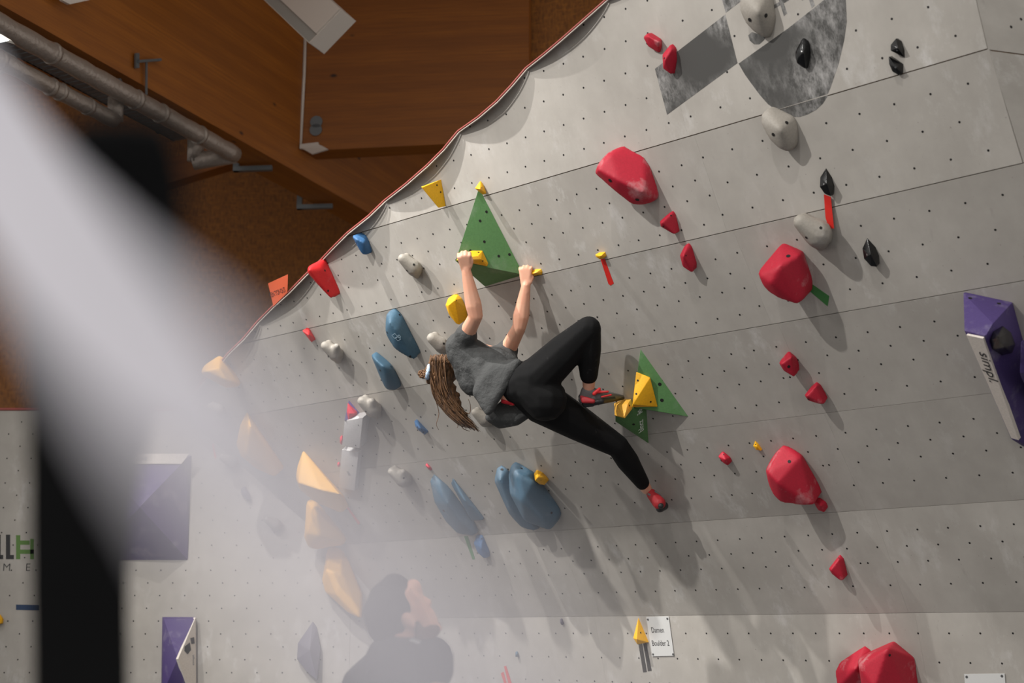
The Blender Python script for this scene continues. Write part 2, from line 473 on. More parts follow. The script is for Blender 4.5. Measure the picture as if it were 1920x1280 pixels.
# ---------------------------------------------------------------- holds and volumes
def surface_hit(o, x, y):
    if not hasattr(surface_hit, 'cache'): surface_hit.cache = {}
    b = surface_hit.cache.get(o.name)
    if b is None:
        org = world_loc(o); me = o.data
        b = BVHTree.FromPolygons([v.co + org for v in me.vertices], [tuple(p.vertices) for p in me.polygons]); surface_hit.cache[o.name] = b
    loc, nrm, _, _ = b.ray_cast(CAM, ray(x, y).normalized())
    if loc is None: return None, None
    if nrm.dot(ray(x, y)) > 0: nrm = -nrm
    return loc, nrm
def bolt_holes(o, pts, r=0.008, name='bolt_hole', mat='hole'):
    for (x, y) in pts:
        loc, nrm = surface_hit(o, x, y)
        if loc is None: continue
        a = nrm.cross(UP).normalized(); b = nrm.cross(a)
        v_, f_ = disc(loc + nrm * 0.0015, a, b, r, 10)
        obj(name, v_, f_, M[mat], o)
def img_dir(k, x, y):            # image direction of the wall normal
    a = W(x, y, 0, k); p = pix(a + STRIP[k]['N'] * 0.1); d = Vector((p[0] - x, p[1] - y)); return d.normalized()
def hold_points(outline, H, k=None, apex=(), flat=0.0, where=None):
    cx_ = sum(p[0] for p in outline) / len(outline); cy_ = sum(p[1] for p in outline) / len(outline)
    if k is None and where is None: k = strip_of(cx_, cy_)
    if where is None:
        PW = lambda x, y, h: W(x, y, h, k); N = STRIP[k]['N']; g = img_dir(k, cx_, cy_)
    else:
        PW = FWALL; N = FN; g = Vector((0.25, 1.0)).normalized()
    cs = [(p[0] - cx_) * g.x + (p[1] - cy_) * g.y for p in outline]; lo, hi = min(cs), max(cs)
    pts = []
    for (x, y), c in zip(outline, cs):
        h = H * max(0.0, (c - lo) / (hi - lo) - flat) / (1 - flat) * 0.8
        P = PW(x, y, h); pts.append(P)
        pts.append(P - N * (h + 0.004))
    for (x, y, h) in apex: pts.append(PW(x, y, h))
    return pts, cx_, cy_, k
GRP = {}
def hold(name, label, outline, H, mat, apex=None, bevel=0.012, seg=3, k=None, cat='climbing hold', group=None, holes=(), organic=None, flat=0.0, hr=0.008, where=None):
    cx_ = sum(p[0] for p in outline) / len(outline); cy_ = sum(p[1] for p in outline) / len(outline)
    if apex is None: apex = [(cx_, cy_, H)]
    if where is None and W(cx_, cy_, 0, k).y > FACET_Y: where = 'f'
    if organic is None: organic = {'red': 'semi', 'scarlet': 'semi', 'blue': 'semi', 'bright_blue': 'semi', 'amber': 'semi', 'grey': 'soft'}.get(mat, False)
    pts, cx_, cy_, k = hold_points(outline, H, k, apex, flat, where)
    me = hull_mesh([pts], bevel, seg)
    if organic:
        ext = max((Vector(a.co) - Vector(me.vertices[0].co)).length for a in me.vertices)
        vx = max(0.0022, min(0.010, ext / 26)); bb = bbox(me); me = refit(remeshed(me, vx, 20 if organic == 'soft' else 7, 0.6), bb)
    me.shade_smooth()
    if not organic: me.set_sharp_from_angle(angle=R(28))
    o = obj_mesh(name, me, M[mat]); tag(o, label, cat, group)
    if holes: bolt_holes(o, holes, hr)
    return o
def bone(label, lobe, body, H, mat='grey', holes=(), group=None, ear=None, k=None):
    x, y, r_ = lobe
    if k is None: k = strip_of(body[0][0], body[0][1])
    on_f = W(body[0][0], body[0][1], 0, k).y > FACET_Y
    PW = (lambda a_, b_, h_: FWALL(a_, b_, h_)) if on_f else (lambda a_, b_, h_: W(a_, b_, h_, k))
    NN = FN if on_f else STRIP[k]['N']
    c = PW(x, y, H * 0.75); mpp = (c - CAM).dot(FW) / FPX; rr = r_ * mpp
    def ball(c_, q_): return [c_ + Vector((math.sin(a) * math.cos(b), math.sin(a) * math.sin(b), math.cos(a))) * q_ for a in [math.pi * i / 6 for i in range(7)] for b in [2 * math.pi * j / 10 for j in range(10)]]
    bx_ = sum(p[0] for p in body) / len(body); by_ = sum(p[1] for p in body) / len(body)
    xs_ = [p[0] for p in body]; ys_ = [p[1] for p in body]; br = 0.50 * min(max(xs_) - min(xs_), max(ys_) - min(ys_)) * mpp
    cb = PW(bx_, by_ - 1, H * 0.5); tp = max(body, key=lambda p: p[1] * 1.0 + p[0] * .25)
    hulls = [ball(c, rr) + ball(cb, br), ball(cb, br) + ball(PW(tp[0] - 3, tp[1] - 4, H * .16), rr * .7) + ball(PW(bx_ + 6, by_ + 2, .01), br * .9), ball(c - NN * H * .25, rr * .8) + ball(PW(bx_ + 2, by_ + 2, .01), br)]
    if ear: hulls.append(ball(PW(ear[0], ear[1], H * 0.6), ear[2] * 1.15 * mpp) + ball(cb, br * .9))
    hm0 = hull_mesh(hulls); bb = bbox(hm0); me = refit(remeshed(hm0, 0.007, 7, 0.6), bb, 1.0); me.shade_smooth()
    o = obj_mesh('climbing_hold', me, M[mat]); tag(o, label, 'climbing hold', group)
    bolt_holes(o, holes)
    return o
def decal(name, pix_poly, mat, parent=None, h=0.0015, k=None, label=None, cat=None, group=None, where=None, lift=0.0):
    cx_ = sum(p[0] for p in pix_poly) / len(pix_poly); cy_ = sum(p[1] for p in pix_poly) / len(pix_poly)
    if where is None and W(cx_, cy_, 0, k).y > FACET_Y: where = FWALL
    if where is None:
        if k is None: k = strip_of(cx_, cy_)
        poly = [W(x, y, lift, k) for x, y in pix_poly]; N = STRIP[k]['N']
    else: poly = [where(x, y, lift) for x, y in pix_poly]; N = FN
    v_, f_ = prism(poly, N, h)
    o = obj(name, v_, f_, M[mat], parent)
    if label: tag(o, label, cat, group)
    return o
def text(string, origin, xd, yd, height, mat, parent, name='lettering', squeeze=1.0, bold=0.0, align='LEFT'):
    cu = bpy.data.curves.new(name, 'FONT'); cu.body = string; cu.size = 1.0; cu.align_x = align; cu.align_y = 'BOTTOM_BASELINE'
    cu.resolution_u = 3; cu.extrude = 0.002; cu.offset = bold
    t_ = bpy.data.objects.new('tmp', cu); COL.objects.link(t_)
    dg = bpy.context.evaluated_depsgraph_get(); dg.update()
    me = bpy.data.meshes.new_from_object(t_.evaluated_get(dg)); bpy.data.objects.remove(t_, do_unlink=True)
    xd = xd.normalized(); zd = xd.cross(yd).normalized(); yd = zd.cross(xd)
    s = height / 0.69
    mt = Matrix.Identity(4)
    for i in range(3):
        mt[i][0] = xd[i] * s * squeeze; mt[i][1] = yd[i] * s; mt[i][2] = zd[i] * s * 0.3; mt[i][3] = origin[i]
    me.transform(mt)
    return obj_mesh(name, me, M[mat], parent)

# --- big crimson rocks
hold('climbing_hold', 'large crimson faceted hold with chalky corner just under a wall seam', [(1116, 325), (1122, 307), (1139, 287), (1157, 281), (1208, 296), (1218, 313), (1229, 360), (1229, 371), (1217, 380), (1199, 384), (1183, 382), (1155, 360)],
     0.22, 'red', apex=[(1122, 318, .21), (1146, 292, .13), (1160, 338, .20), (1206, 360, .15), (1152, 356, .17)], bevel=.018, holes=[(1144, 338), (1195, 374)], hr=.012)
hold('climbing_hold', 'crimson angular hold with chalky face and green tape behind it', [(1421, 510), (1461, 463), (1505, 472), (1511, 535), (1505, 560), (1494, 570), (1458, 558), (1432, 538)],
     0.24, 'red', apex=[(1462, 500, .20), (1424, 516, .20), (1445, 530, .23), (1500, 478, .08), (1440, 545, .18)], bevel=.02, holes=[(1478, 480), (1427, 528)], hr=.012)
hold('climbing_hold', 'crimson boulder hold heavily chalked on its left with tiny hold touching its foot', [(1436, 881), (1447, 860), (1468, 836), (1481, 839), (1504, 854), (1524, 931), (1525, 946), (1507, 947), (1463, 941), (1451, 929), (1442, 909)],
     0.24, 'red', apex=[(1459, 905, .22), (1440, 885, .20), (1466, 935, .17), (1500, 858, .06)], bevel=.02, holes=[(1480, 865)], hr=.01)
hold('climbing_hold', 'crimson hold tucked behind a bigger crimson hold near the small white notice', [(1567, 1258), (1575, 1242), (1620, 1212), (1633, 1219), (1634, 1262), (1628, 1290), (1570, 1290)],
     0.15, 'red', bevel=.02, group='bottom crimson pair')
hold('climbing_hold', 'large crimson hold lapping over another crimson hold near the small white notice', [(1609, 1235), (1669, 1206), (1714, 1235), (1716, 1270), (1712, 1320), (1622, 1320)],
     0.26, 'red', apex=[(1612, 1250, .25), (1664, 1216, .22), (1640, 1290, .28)], bevel=.022, holes=[(1668, 1228)], group='bottom crimson pair')
# --- small crimson holds
hold('climbing_hold', 'small crimson saddle shaped hold above the dark painted diamond', [(1206, 70), (1215, 62), (1224, 71), (1240, 73), (1240, 87), (1235, 99), (1215, 87)], 0.06, 'red', apex=[(1216, 68, .07), (1236, 80, .06)], bevel=.008, holes=[(1213, 82)], hr=.005)
hold('climbing_hold', 'small crimson knobbly hold on the corner of the dark painted diamond', [(1242, 102), (1257, 83), (1268, 90), (1268, 111), (1258, 139), (1243, 128)], 0.08, 'red', apex=[(1247, 112, .09), (1258, 95, .05)], bevel=.009, holes=[(1246, 109)], hr=.005)
hold('climbing_hold', 'small crimson wing shaped hold just above a seam under the large faceted hold', [(1237, 415), (1252, 402), (1261, 396), (1267, 401), (1267, 437), (1264, 439), (1255, 431), (1239, 425)], 0.11, 'red', apex=[(1241, 417, .11), (1258, 403, .04)], bevel=.009, holes=[(1244, 424), (1258, 404)], hr=.005)
hold('climbing_hold', 'small crimson shell shaped hold just below a seam', [(1275, 479), (1283, 463), (1292, 456), (1297, 463), (1300, 497), (1297, 510), (1280, 499)], 0.08, 'red', apex=[(1281, 480, .09), (1288, 492, .06)], bevel=.009, holes=[(1286, 479)], hr=.005)
hold('climbing_hold', 'small crimson hold with a finger pocket and chalk', [(1461, 680), (1479, 659), (1493, 671), (1494, 686), (1489, 706), (1470, 695)], 0.10, 'red', apex=[(1466, 682, .10), (1484, 670, .06), (1487, 690, .06)], bevel=.01, holes=[(1479, 687)], hr=.009)
hold('climbing_hold', 'small crimson hold with a chalk whitened left tip', [(1509, 740), (1531, 716), (1539, 722), (1544, 756), (1539, 757), (1516, 750)], 0.11, 'red', apex=[(1513, 742, .11), (1530, 724, .05)], bevel=.009, holes=[(1516, 748)], hr=.007)
hold('climbing_hold', 'tiny oval crimson foothold beside a tiny yellow foothold', [(1347, 856), (1356, 846), (1369, 858), (1369, 867), (1364, 872), (1356, 867)], 0.05, 'red', bevel=.01, organic='soft', holes=[(1357, 852)], hr=.004)
hold('climbing_hold', 'tiny crimson foothold at the foot of the chalked crimson boulder', [(1525, 940), (1537, 933), (1549, 942), (1549, 954), (1545, 960), (1534, 956)], 0.06, 'red', bevel=.01, organic='soft')
hold('climbing_hold', 'crimson triangular hold standing alone on the lowest overhanging panel', [(1554, 1066), (1575, 1039), (1581, 1047), (1581, 1087), (1575, 1088), (1560, 1076)], 0.09, 'red', apex=[(1558, 1068, .09), (1572, 1050, .04)], bevel=.008, holes=[(1573, 1046)], hr=.004)
hold('climbing_hold', 'tiny crimson foothold above the long blue leaf shaped hold', [(797, 872), (800, 868), (808, 876), (808, 882), (803, 880)], 0.025, 'red', bevel=.004)
# --- scarlet holds by the free edge
hold('climbing_hold', 'large scarlet tongue shaped hold on the raised edge beside the orange notice', [(577, 503), (581, 498), (609, 485), (613, 491), (629, 544), (627, 553), (624, 559), (618, 557), (609, 546), (597, 528), (583, 518), (578, 513)],
     0.2, 'scarlet', apex=[(579, 506, .2), (582, 500, .16), (600, 505, .11), (612, 535, .07)], bevel=.01, holes=[(609, 507), (615, 545)])
hold('climbing_hold', 'tiny scarlet hold just under a seam near the raised edge', [(567, 620), (580, 616), (583, 622), (586, 639), (584, 642), (571, 626)], 0.06, 'scarlet', bevel=.005)
# --- black holds
hold('climbing_hold', 'black glossy almond hold bolted on the dark painted letter', [(1504, 73), (1518, 79), (1520, 99), (1510, 128), (1494, 117), (1491, 99)], 0.06, 'black', bevel=.012, organic='soft', holes=())
B1 = hold('climbing_hold', 'upper half of a split black glossy hold beside the arete', [(1670, 84), (1680, 72), (1690, 77), (1696, 93), (1696, 108), (1684, 102), (1670, 95)], 0.05, 'black', bevel=.006)
B2 = hold('climbing_hold', 'lower half of a split black glossy hold resting on the seam', [(1666, 106), (1694, 120), (1692, 137), (1685, 141), (1673, 134), (1667, 120)], 0.05, 'black', bevel=.006)
B3 = hold('climbing_hold', 'black glossy leaf shaped hold with red tape hanging below it', [(1549, 315), (1560, 332), (1563, 350), (1558, 368), (1546, 363), (1537, 350), (1538, 332)], 0.06, 'black', bevel=.008)
B4 = hold('climbing_hold', 'black glossy leaf shaped hold standing alone without tape', [(1626, 446), (1641, 463), (1646, 482), (1644, 500), (1633, 499), (1620, 485), (1617, 466)], 0.06, 'black', bevel=.008)
for b_, p_ in ((B3, (1545, 345)), (B4, (1626, 477)), (B1, (1682, 94)), (B2, (1679, 126))): bolt_holes(b_, [p_], .005, 'bolt', 'steel')
# --- grey holds of the right part
hold('climbing_hold', 'big warm grey egg shaped hold covering the top of the painted emblem', [(1388, -5), (1400, -26), (1440, -26), (1450, 0), (1454, 29), (1448, 52), (1435, 70), (1413, 58), (1397, 41), (1388, 20)], 0.12, 'grey', bevel=.02, organic='soft', holes=[(1406, 37), (1436, 29)], hr=.011)
hold('climbing_hold', 'rounded grey hold with two bolt holes under the painted letter', [(1428, 216), (1441, 206), (1472, 214), (1490, 220), (1493, 242), (1489, 268), (1477, 283), (1460, 277), (1442, 260), (1428, 233)], 0.12, 'grey', bevel=.02, organic='soft', holes=[(1450, 252), (1475, 230)], hr=.010)
bone('rounded grey bean hold beside the red tape strip', (1503, 416, 15), [(1500, 420), (1530, 411), (1550, 413), (1555, 432), (1552, 454), (1542, 464), (1527, 460), (1508, 447)], 0.15, holes=[(1512, 445), (1539, 427)])
# --- grey bones on the left
G = 'pale grey bone shaped holds'
bone('pale grey bean shaped hold left of the big green pyramid', (755, 485, 9), [(757, 487), (774, 484), (785, 489), (786, 509), (784, 520), (774, 519), (757, 503)], 0.16, holes=[(763, 507), (776, 496)], group=G)
bone('pale grey bone shaped hold beneath the tiny scarlet hold', (610, 648, 8.5), [(611, 654), (625, 652), (632, 644), (638, 652), (639, 672), (637, 680), (625, 675), (611, 662)], 0.15, holes=[(616, 667)], group=G, ear=(631, 649, 5))
bone('pale grey bone shaped hold beside the purple wedge with red hold', (679, 752, 9), [(680, 758), (693, 754), (699, 747), (706, 755), (712, 775), (710, 784), (695, 779), (681, 767)], 0.15, holes=[(686, 771)], group=G, ear=(698, 751, 5))
bone('pale grey bone shaped hold left of the long blue leaf hold', (735, 884, 8), [(736, 890), (748, 887), (757, 881), (765, 892), (767, 910), (760, 912), (746, 904)], 0.14, group=G, ear=(755, 885, 5), holes=[(757, 896)])
bone('pale grey bean shaped hold between the climber head and the blue logo hold', (810, 634, 10), [(812, 636), (826, 633), (837, 636), (840, 645), (832, 661), (820, 660), (811, 651)], 0.13, group=G, holes=[(832, 644)])
bone('pale grey hold half hidden behind the hanging hair', (891, 773, 7), [(893, 775), (905, 772), (918, 786), (922, 798), (910, 797), (896, 786)], 0.12, group=G)
bone('pale grey hold just below the yellow hold at the low end of the edge', (394, 762, 6.5), [(396, 764), (408, 759), (415, 760), (418, 772), (412, 780), (402, 774)], 0.13, group=G)
bone('pale grey hold beside the short red tape strip', (417, 857, 6.5), [(419, 858), (432, 856), (440, 858), (444, 870), (437, 876), (425, 870)], 0.13, group=G)
bone('pale grey hold on the far end of the wall between long shadows', (502, 974, 6.5), [(503, 976), (515, 974), (523, 975), (526, 988), (518, 995), (508, 988)], 0.13, group=G)
hold('climbing_hold', 'small dark grey hold below the grey holds near the wall corner', [(452, 916), (460, 911), (468, 925), (470, 936), (461, 936), (453, 926)], 0.05, 'slate', bevel=.008)
# --- blue holds
b = hold('climbing_hold', 'tall dusty blue hold with outlined square logo', [(723, 619), (726, 587), (743, 580), (754, 590), (774, 665), (773, 673), (759, 666), (740, 653), (726, 631)], 0.16, 'blue', apex=[(731, 605, .15), (745, 620, .14), (740, 640, .15)], bevel=.02, holes=[(726, 623), (769, 668), (749, 590)], organic='soft')
lo, nn = surface_hit(b, 744, 631)
if lo is not None:
    xd = (W(754, 628) - W(736, 634)).normalized(); xd = (xd - nn * xd.dot(nn)).normalized(); yd = nn.cross(xd)
    def ring_(cx_, cy_, w_, h_):
        out = []
        c = lo + nn * 0.004
        for sgn in ((-1, -1, 1, -1), (1, -1, 1, 1), (1, 1, -1, 1), (-1, 1, -1, -1)):
            a_ = c + xd * (cx_ + sgn[0] * w_) + yd * (cy_ + sgn[1] * h_); b_ = c + xd * (cx_ + sgn[2] * w_) + yd * (cy_ + sgn[3] * h_)
            d_ = (b_ - a_).normalized(); s_ = nn.cross(d_) * 0.0018
            out.append(prism([a_ - s_, b_ - s_, b_ + s_, a_ + s_], nn, 0.001))
        return out
    M['logo_pale'] = new_mat('pale_blue_print', srgb(150, 176, 192), 0.6)
    v_, f_ = merge(ring_(-.006, .012, .013, .016) + ring_(.0, -.014, .013, .014) + ring_(.016, -.006, .008, .009)); obj('logo', v_, f_, M['logo_pale'], b)
hold('climbing_hold', 'dusty blue sloping hold with waisted top beside the blue logo hold', [(696, 666), (701, 664), (715, 672), (732, 681), (739, 692), (745, 722), (744, 729), (727, 732), (722, 729), (710, 705), (700, 680)], 0.12, 'blue', apex=[(702, 672, .12), (722, 690, .13), (722, 712, .10)], bevel=.014, organic='soft', holes=[(713, 694), (733, 687)])
hold('climbing_hold', 'small bright blue wedge hold under the edge beneath a seam', [(661, 443), (665, 441), (685, 441), (690, 448), (691, 471), (689, 477), (680, 477), (677, 474)], 0.1, 'bright_blue', apex=[(668, 448, .1), (682, 455, .08)], bevel=.01, holes=[(668, 455)], hr=.004)
hold('climbing_hold', 'small bright blue foothold hanging alone under the thin hair strand', [(777, 790), (781, 789), (799, 805), (800, 812), (796, 815), (785, 807), (779, 800)], 0.07, 'bright_blue', bevel=.008, holes=[(783, 800), (794, 810)], hr=.005)
hold('climbing_hold', 'long dusty blue leaf shaped hold with green tape at its foot', [(806, 904), (813, 890), (825, 897), (846, 917), (868, 957), (886, 982), (892, 1000), (884, 1004), (857, 1000), (835, 978), (814, 942)], 0.1, 'blue', apex=[(840, 945, .10), (862, 975, .09)], bevel=.014, holes=[(832, 957)], hr=.012)
hold('climbing_hold', 'slim dusty blue blade hold beside the long leaf hold', [(846, 910), (849, 896), (868, 921), (886, 948), (904, 975), (882, 976), (861, 942)], 0.06, 'blue', bevel=.012, holes=[(861, 943)])
hold('climbing_hold', 'short blue stub hold beneath the leaf shaped holds', [(888, 1019), (893, 1004), (905, 1003), (914, 1036), (913, 1046), (906, 1046), (895, 1036)], 0.06, 'bright_blue', bevel=.01, holes=[(903, 1010)], hr=.005)
hold('climbing_hold', 'long pale blue curved hold leaning against the big dark blue hold', [(927, 903), (932, 879), (941, 873), (952, 879), (956, 924), (970, 955), (992, 978), (1008, 992), (997, 995), (976, 989), (954, 964), (936, 928)], 0.12, 'blue', apex=[(938, 900, .12), (955, 950, .13)], bevel=.018, holes=[(941, 880), (947, 947)], hr=.01)
hold('climbing_hold', 'big dark blue shield shaped hold with a small yellow hold on its edge', [(953, 888), (958, 872), (965, 869), (983, 875), (1001, 884), (1022, 924), (1043, 963), (1042, 975), (1030, 995), (1008, 987), (983, 978), (965, 949), (954, 924)], 0.2, 'blue', apex=[(966, 885, .13), (978, 940, .21), (1020, 975, .15), (1000, 905, .12)], bevel=.016, holes=[(966, 947), (1034, 961), (978, 878)])
# --- yellow holds of the climbers problem
Y1 = hold('climbing_hold', 'yellow triangular wedge hold near the raised edge casting a long shadow', [(789, 350), (827, 336), (828, 341), (826, 362), (822, 390), (809, 373)], 0.2, 'yellow', apex=[(792, 351, .18)], bevel=.006, holes=[(819, 347), (826, 360)], hr=.006)
V1 = hold('volume', 'large green pyramid volume the climber hangs from', [(898, 352), (982, 515), (909, 537)], 0.0, 'green', apex=[(854, 489, .36)], bevel=.006, cat='volume', k=1, holes=[(912, 397), (900, 414), (908, 453), (935, 480), (955, 477), (882, 470)], hr=.009)
YT = hold('climbing_hold', 'small yellow crimp bolted to the tip of the large green pyramid', [(890, 353), (899, 340), (906, 347), (909, 364), (905, 365), (896, 357)], 0.07, 'yellow', bevel=.005, holes=[(903, 352)], hr=.004, k=1)
def vol_hold(vol, label, outline, H, mat, apex, bevel=.006, holes=(), hr=.006):
    # a hold bolted on a volume: built on the volume's face plane
    ctr = (sum(p[0] for p in outline) / len(outline), sum(p[1] for p in outline) / len(outline))
    p0, n0 = surface_hit(vol, *ctr)
    pts = []
    for (x, y) in outline: q_ = hit_plane(x, y, p0, n0); pts += [q_ - n0 * .004, q_ + n0 * .004]
    for (x, y, h) in apex: pts.append(hit_plane(x, y, p0 + n0 * h, n0))
    me = hull_mesh([pts], bevel, 2); me.shade_smooth(); me.set_sharp_from_angle(angle=R(28))
    o = obj_mesh('climbing_hold', me, M[mat]); tag(o, label, 'climbing hold')
    bolt_holes(o, holes, hr); return o
YH = vol_hold(V1, 'yellow faceted hold gripped by the climber on the green pyramid', [(856, 488), (861, 478), (884, 470), (904, 470), (915, 494), (913, 499), (884, 495)], .07, 'yellow', [(872, 482, .06), (896, 480, .06), (902, 486, .06), (870, 487, .06)], .005, [(897, 473), (905, 489)])
hold('climbing_hold', 'tiny yellow crimp under the climbers right hand on a seam', [(986, 512), (1003, 506), (1015, 504), (1017, 509), (1015, 515), (1004, 516), (988, 519)], 0.05, 'yellow', bevel=.005, k=1)
hold('climbing_hold', 'tiny yellow half moon crimp with red tape hanging below it', [(1116, 477), (1135, 472), (1136, 480), (1132, 484), (1124, 486), (1117, 481)], 0.05, 'yellow', bevel=.005, k=1)
hold('climbing_hold', 'yellow faceted hold partly behind the climbers raised forearm', [(835, 572), (840, 559), (856, 553), (866, 560), (870, 581), (862, 609), (856, 608), (842, 591)], 0.13, 'yellow', apex=[(840, 573, .13), (853, 562, .11), (858, 595, .09)], bevel=.006, holes=[(855, 563), (845, 594)], hr=.005)
V2 = hold('volume', 'green triangular volume with a yellow pyramid hold', [(1201, 654), (1291, 781), (1188, 764)], 0.0, 'green', apex=[(1187, 763, .12)], bevel=.005, cat='volume', k=3, holes=[(1237, 720), (1241, 750)], hr=.011)
YP = vol_hold(V2, 'yellow pyramid hold on the green triangular volume', [(1193, 697), (1218, 707), (1233, 762), (1185, 763)], .1, 'yellow', [(1219, 708, .03), (1187, 758, .09)], .005, [(1196, 713), (1193, 738), (1220, 753)])
V3 = hold('volume', 'small green volume with pale lettering under the climbers foot', [(1166, 752), (1186, 764), (1212, 766), (1216, 831)], 0.0, 'green', apex=[(1154, 778, .16), (1154, 790, .14), (1186, 765, .12)], bevel=.005, cat='volume', k=3, holes=[(1188, 795)], hr=.009)
YF = vol_hold(V3, 'chalky orange yellow hold under the climbers toes', [(1152, 757), (1171, 748), (1184, 749), (1186, 764), (1171, 783), (1153, 779)], .07, 'amber', [(1159, 760, .045), (1177, 757, .045)], .003, [(1162, 755), (1180, 760)])
# lettering on the small green volume, running up the face
for o_, x0, y0, x1, y1 in ((V3, 1206.5, 806, 1205, 782),):
    a_, na = surface_hit(o_, x0, y0); b_, nb_ = surface_hit(o_, x1, y1)
    if a_ and b_:
        xd = (b_ - a_); yd = na.cross(xd)
        text('blncz', a_ + na * 0.002, xd, yd, 0.046, 'pale_print', o_, squeeze=xd.length / (2.35 * 0.046 / 0.69), bold=.012)
        pw = []
        c_, nc = surface_hit(o_, 1199, 773)
        if c_:
            xa = xd.normalized(); ya = nc.cross(xa)
            for dx, dy, rr_ in ((0, 0, .012), (.016, .012, .006), (.02, -.002, .006), (.012, -.016, .006), (-.004, .02, .006), (-.006, -.018, .006)):
                pw.append(disc(c_ + xa * dx + ya * dy + nc * 0.003, xa, ya, rr_, 10))
            v_, f_ = merge(pw); obj('paw_print', v_, f_, M['pale_print'], o_)
hold('climbing_hold', 'tiny yellow foothold beside the tiny oval crimson foothold', [(1412, 836), (1416, 826), (1422, 833), (1427, 845), (1418, 843)], 0.03, 'yellow', bevel=.004, holes=[(1417, 833)], hr=.004)
hold('climbing_hold', 'small yellow hooked hold on the edge of the dark blue shield hold', [(1001, 888), (1005, 882), (1012, 892), (1019, 895), (1021, 909), (1012, 908), (1003, 901)], 0.12, 'yellow', apex=[(1008, 895, .13)], bevel=.005, holes=[(1014, 900)], hr=.004)
Y9 = hold('climbing_hold', 'chalky yellow pointed start hold beside the white paper notice', [(1197, 1157), (1216, 1204), (1195, 1208), (1187, 1196)], 0.1, 'yellow', apex=[(1194, 1198, .09)], bevel=.004, holes=[(1201, 1186)], hr=.006)
# --- amber holds climbing the far left
hold('climbing_hold', 'amber rounded hold capping the low end of the raised edge', [(377, 697), (384, 684), (407, 681), (439, 699), (445, 718), (444, 726), (422, 728), (403, 716), (380, 705)], 0.28, 'amber', apex=[(382, 696, .28), (410, 690, .2), (425, 715, .2)], bevel=.018, k=2)
hold('climbing_hold', 'tall amber leaf shaped hold, topmost of the amber column', [(463, 774), (479, 800), (502, 847), (519, 885), (513, 892), (483, 880), (452, 855), (443, 834), (450, 800)], 0.2, 'amber', apex=[(470, 800, .15), (462, 850, .2), (490, 870, .15)], bevel=.014)
hold('climbing_hold', 'amber wedge hold with a bright upper face and shaded underside', [(568, 845), (593, 876), (635, 921), (643, 931), (642, 960), (631, 958), (593, 942), (563, 918), (555, 897), (557, 876)], 0.22, 'amber', apex=[(560, 905, .24), (600, 918, .22), (636, 925, .14)], bevel=.012)
hold('climbing_hold', 'amber boxy hold with a round hollow, between two amber wedges', [(574, 940), (593, 939), (644, 1011), (642, 1022), (593, 1030), (578, 1026), (570, 1007), (570, 977)], 0.22, 'amber', apex=[(574, 1000, .22), (590, 960, .16), (600, 1005, .22), (582, 1022, .2)], bevel=.014)
hold('climbing_hold', 'long amber scalloped hold, lowest of the amber column', [(614, 1028), (641, 1020), (665, 1077), (677, 1112), (676, 1157), (652, 1146), (610, 1108), (604, 1087), (606, 1062)], 0.2, 'amber', apex=[(612, 1070, .2), (640, 1075, .22), (632, 1115, .2), (660, 1130, .14)], bevel=.014, k=5)
# --- slate rock, tiny grey footholds
hold('climbing_hold', 'slate coloured rock hold low on the wall behind the man', [(587, 1164), (594, 1175), (601, 1216), (594, 1274), (574, 1257), (557, 1235), (559, 1205)], 0.1, 'slate', bevel=.012, k=6)
hold('climbing_hold', 'tiny grey oval foothold under the lowest seam', [(1050, 1160), (1054, 1159), (1056, 1168), (1053, 1172), (1050, 1167)], 0.03, 'slate', bevel=.004, organic='soft')
hold('climbing_hold', 'tiny blue grey foothold above the crossed red tape', [(966, 1222), (970, 1221), (973, 1228), (970, 1232), (966, 1230)], 0.03, 'blue', bevel=.004, organic='soft')
# --- small purple wedge with red hold and the pale column volume below it
V4 = hold('volume', 'small purple triangular volume carrying a pinkish red hold', [(654, 750), (681, 782), (646, 789)], 0.0, 'purple', apex=[(646, 788, .1)], bevel=.004, cat='volume', k=3)
vol_hold(V4, 'pinkish red faceted hold on the small purple triangular volume', [(650, 773), (652, 755), (670, 772), (670, 778), (653, 787)], .06, 'red', [(655, 775, .05), (665, 775, .04)])
def box_vol(name, label, quad, h, mat, k, cat='volume', bevel=.006):
    pts = [W(x, y, h, k) for x, y in quad]; N = STRIP[k]['N']; pts += [p - N * (h + .004) for p in pts]
    me = hull_mesh([pts], bevel, 2); me.shade_smooth(); me.set_sharp_from_angle(angle=R(28))
    o = obj_mesh(name, me, M[mat]); tag(o, label, cat); return o
V5 = box_vol('volume', 'pale grey box volume directly beneath the small purple triangular volume', [(646, 789), (680, 783), (674, 840), (641, 835)], .09, 'white_vol', 3, bevel=.002)
bolt_holes(V5, [(672, 797), (667, 835)], .006)
V6 = box_vol('volume', 'slim pale grey panel volume with a small dark logo, lower end of the column', [(641, 843), (672, 848), (664, 920), (634, 914)], .045, 'white_vol', 4, bevel=.002)
bolt_holes(V6, [(661, 873)], .006)
lo, nn = surface_hit(V6, 654, 888)
if lo is not None:
    a_ = nn.cross(UP).normalized(); b_ = nn.cross(a_)
    M['logo_grey'] = new_mat('grey_print', srgb(110, 108, 112), 0.6)
    v_, f_ = merge([prism([lo + nn * .001 + a_ * (x * .01) + b_ * (y * .01) for x, y in q_], nn, .001) for q_ in ([(-1, -2), (1, -2), (1, -1.4), (-1, -1.4)], [(-1, -1.0), (-.4, -1.0), (-.4, 1.6), (-1, 1.6)], [(.3, -1.0), (1, -1.0), (1, 1.6), (.3, 1.6)])]); obj('logo', v_, f_, M['logo_grey'], V6)
hold('climbing_hold', 'thin red hold on the side of the pale grey box volume', [(637, 820), (641, 816), (643, 828), (640, 834), (637, 830)], 0.05, 'red', bevel=.003, k=3)
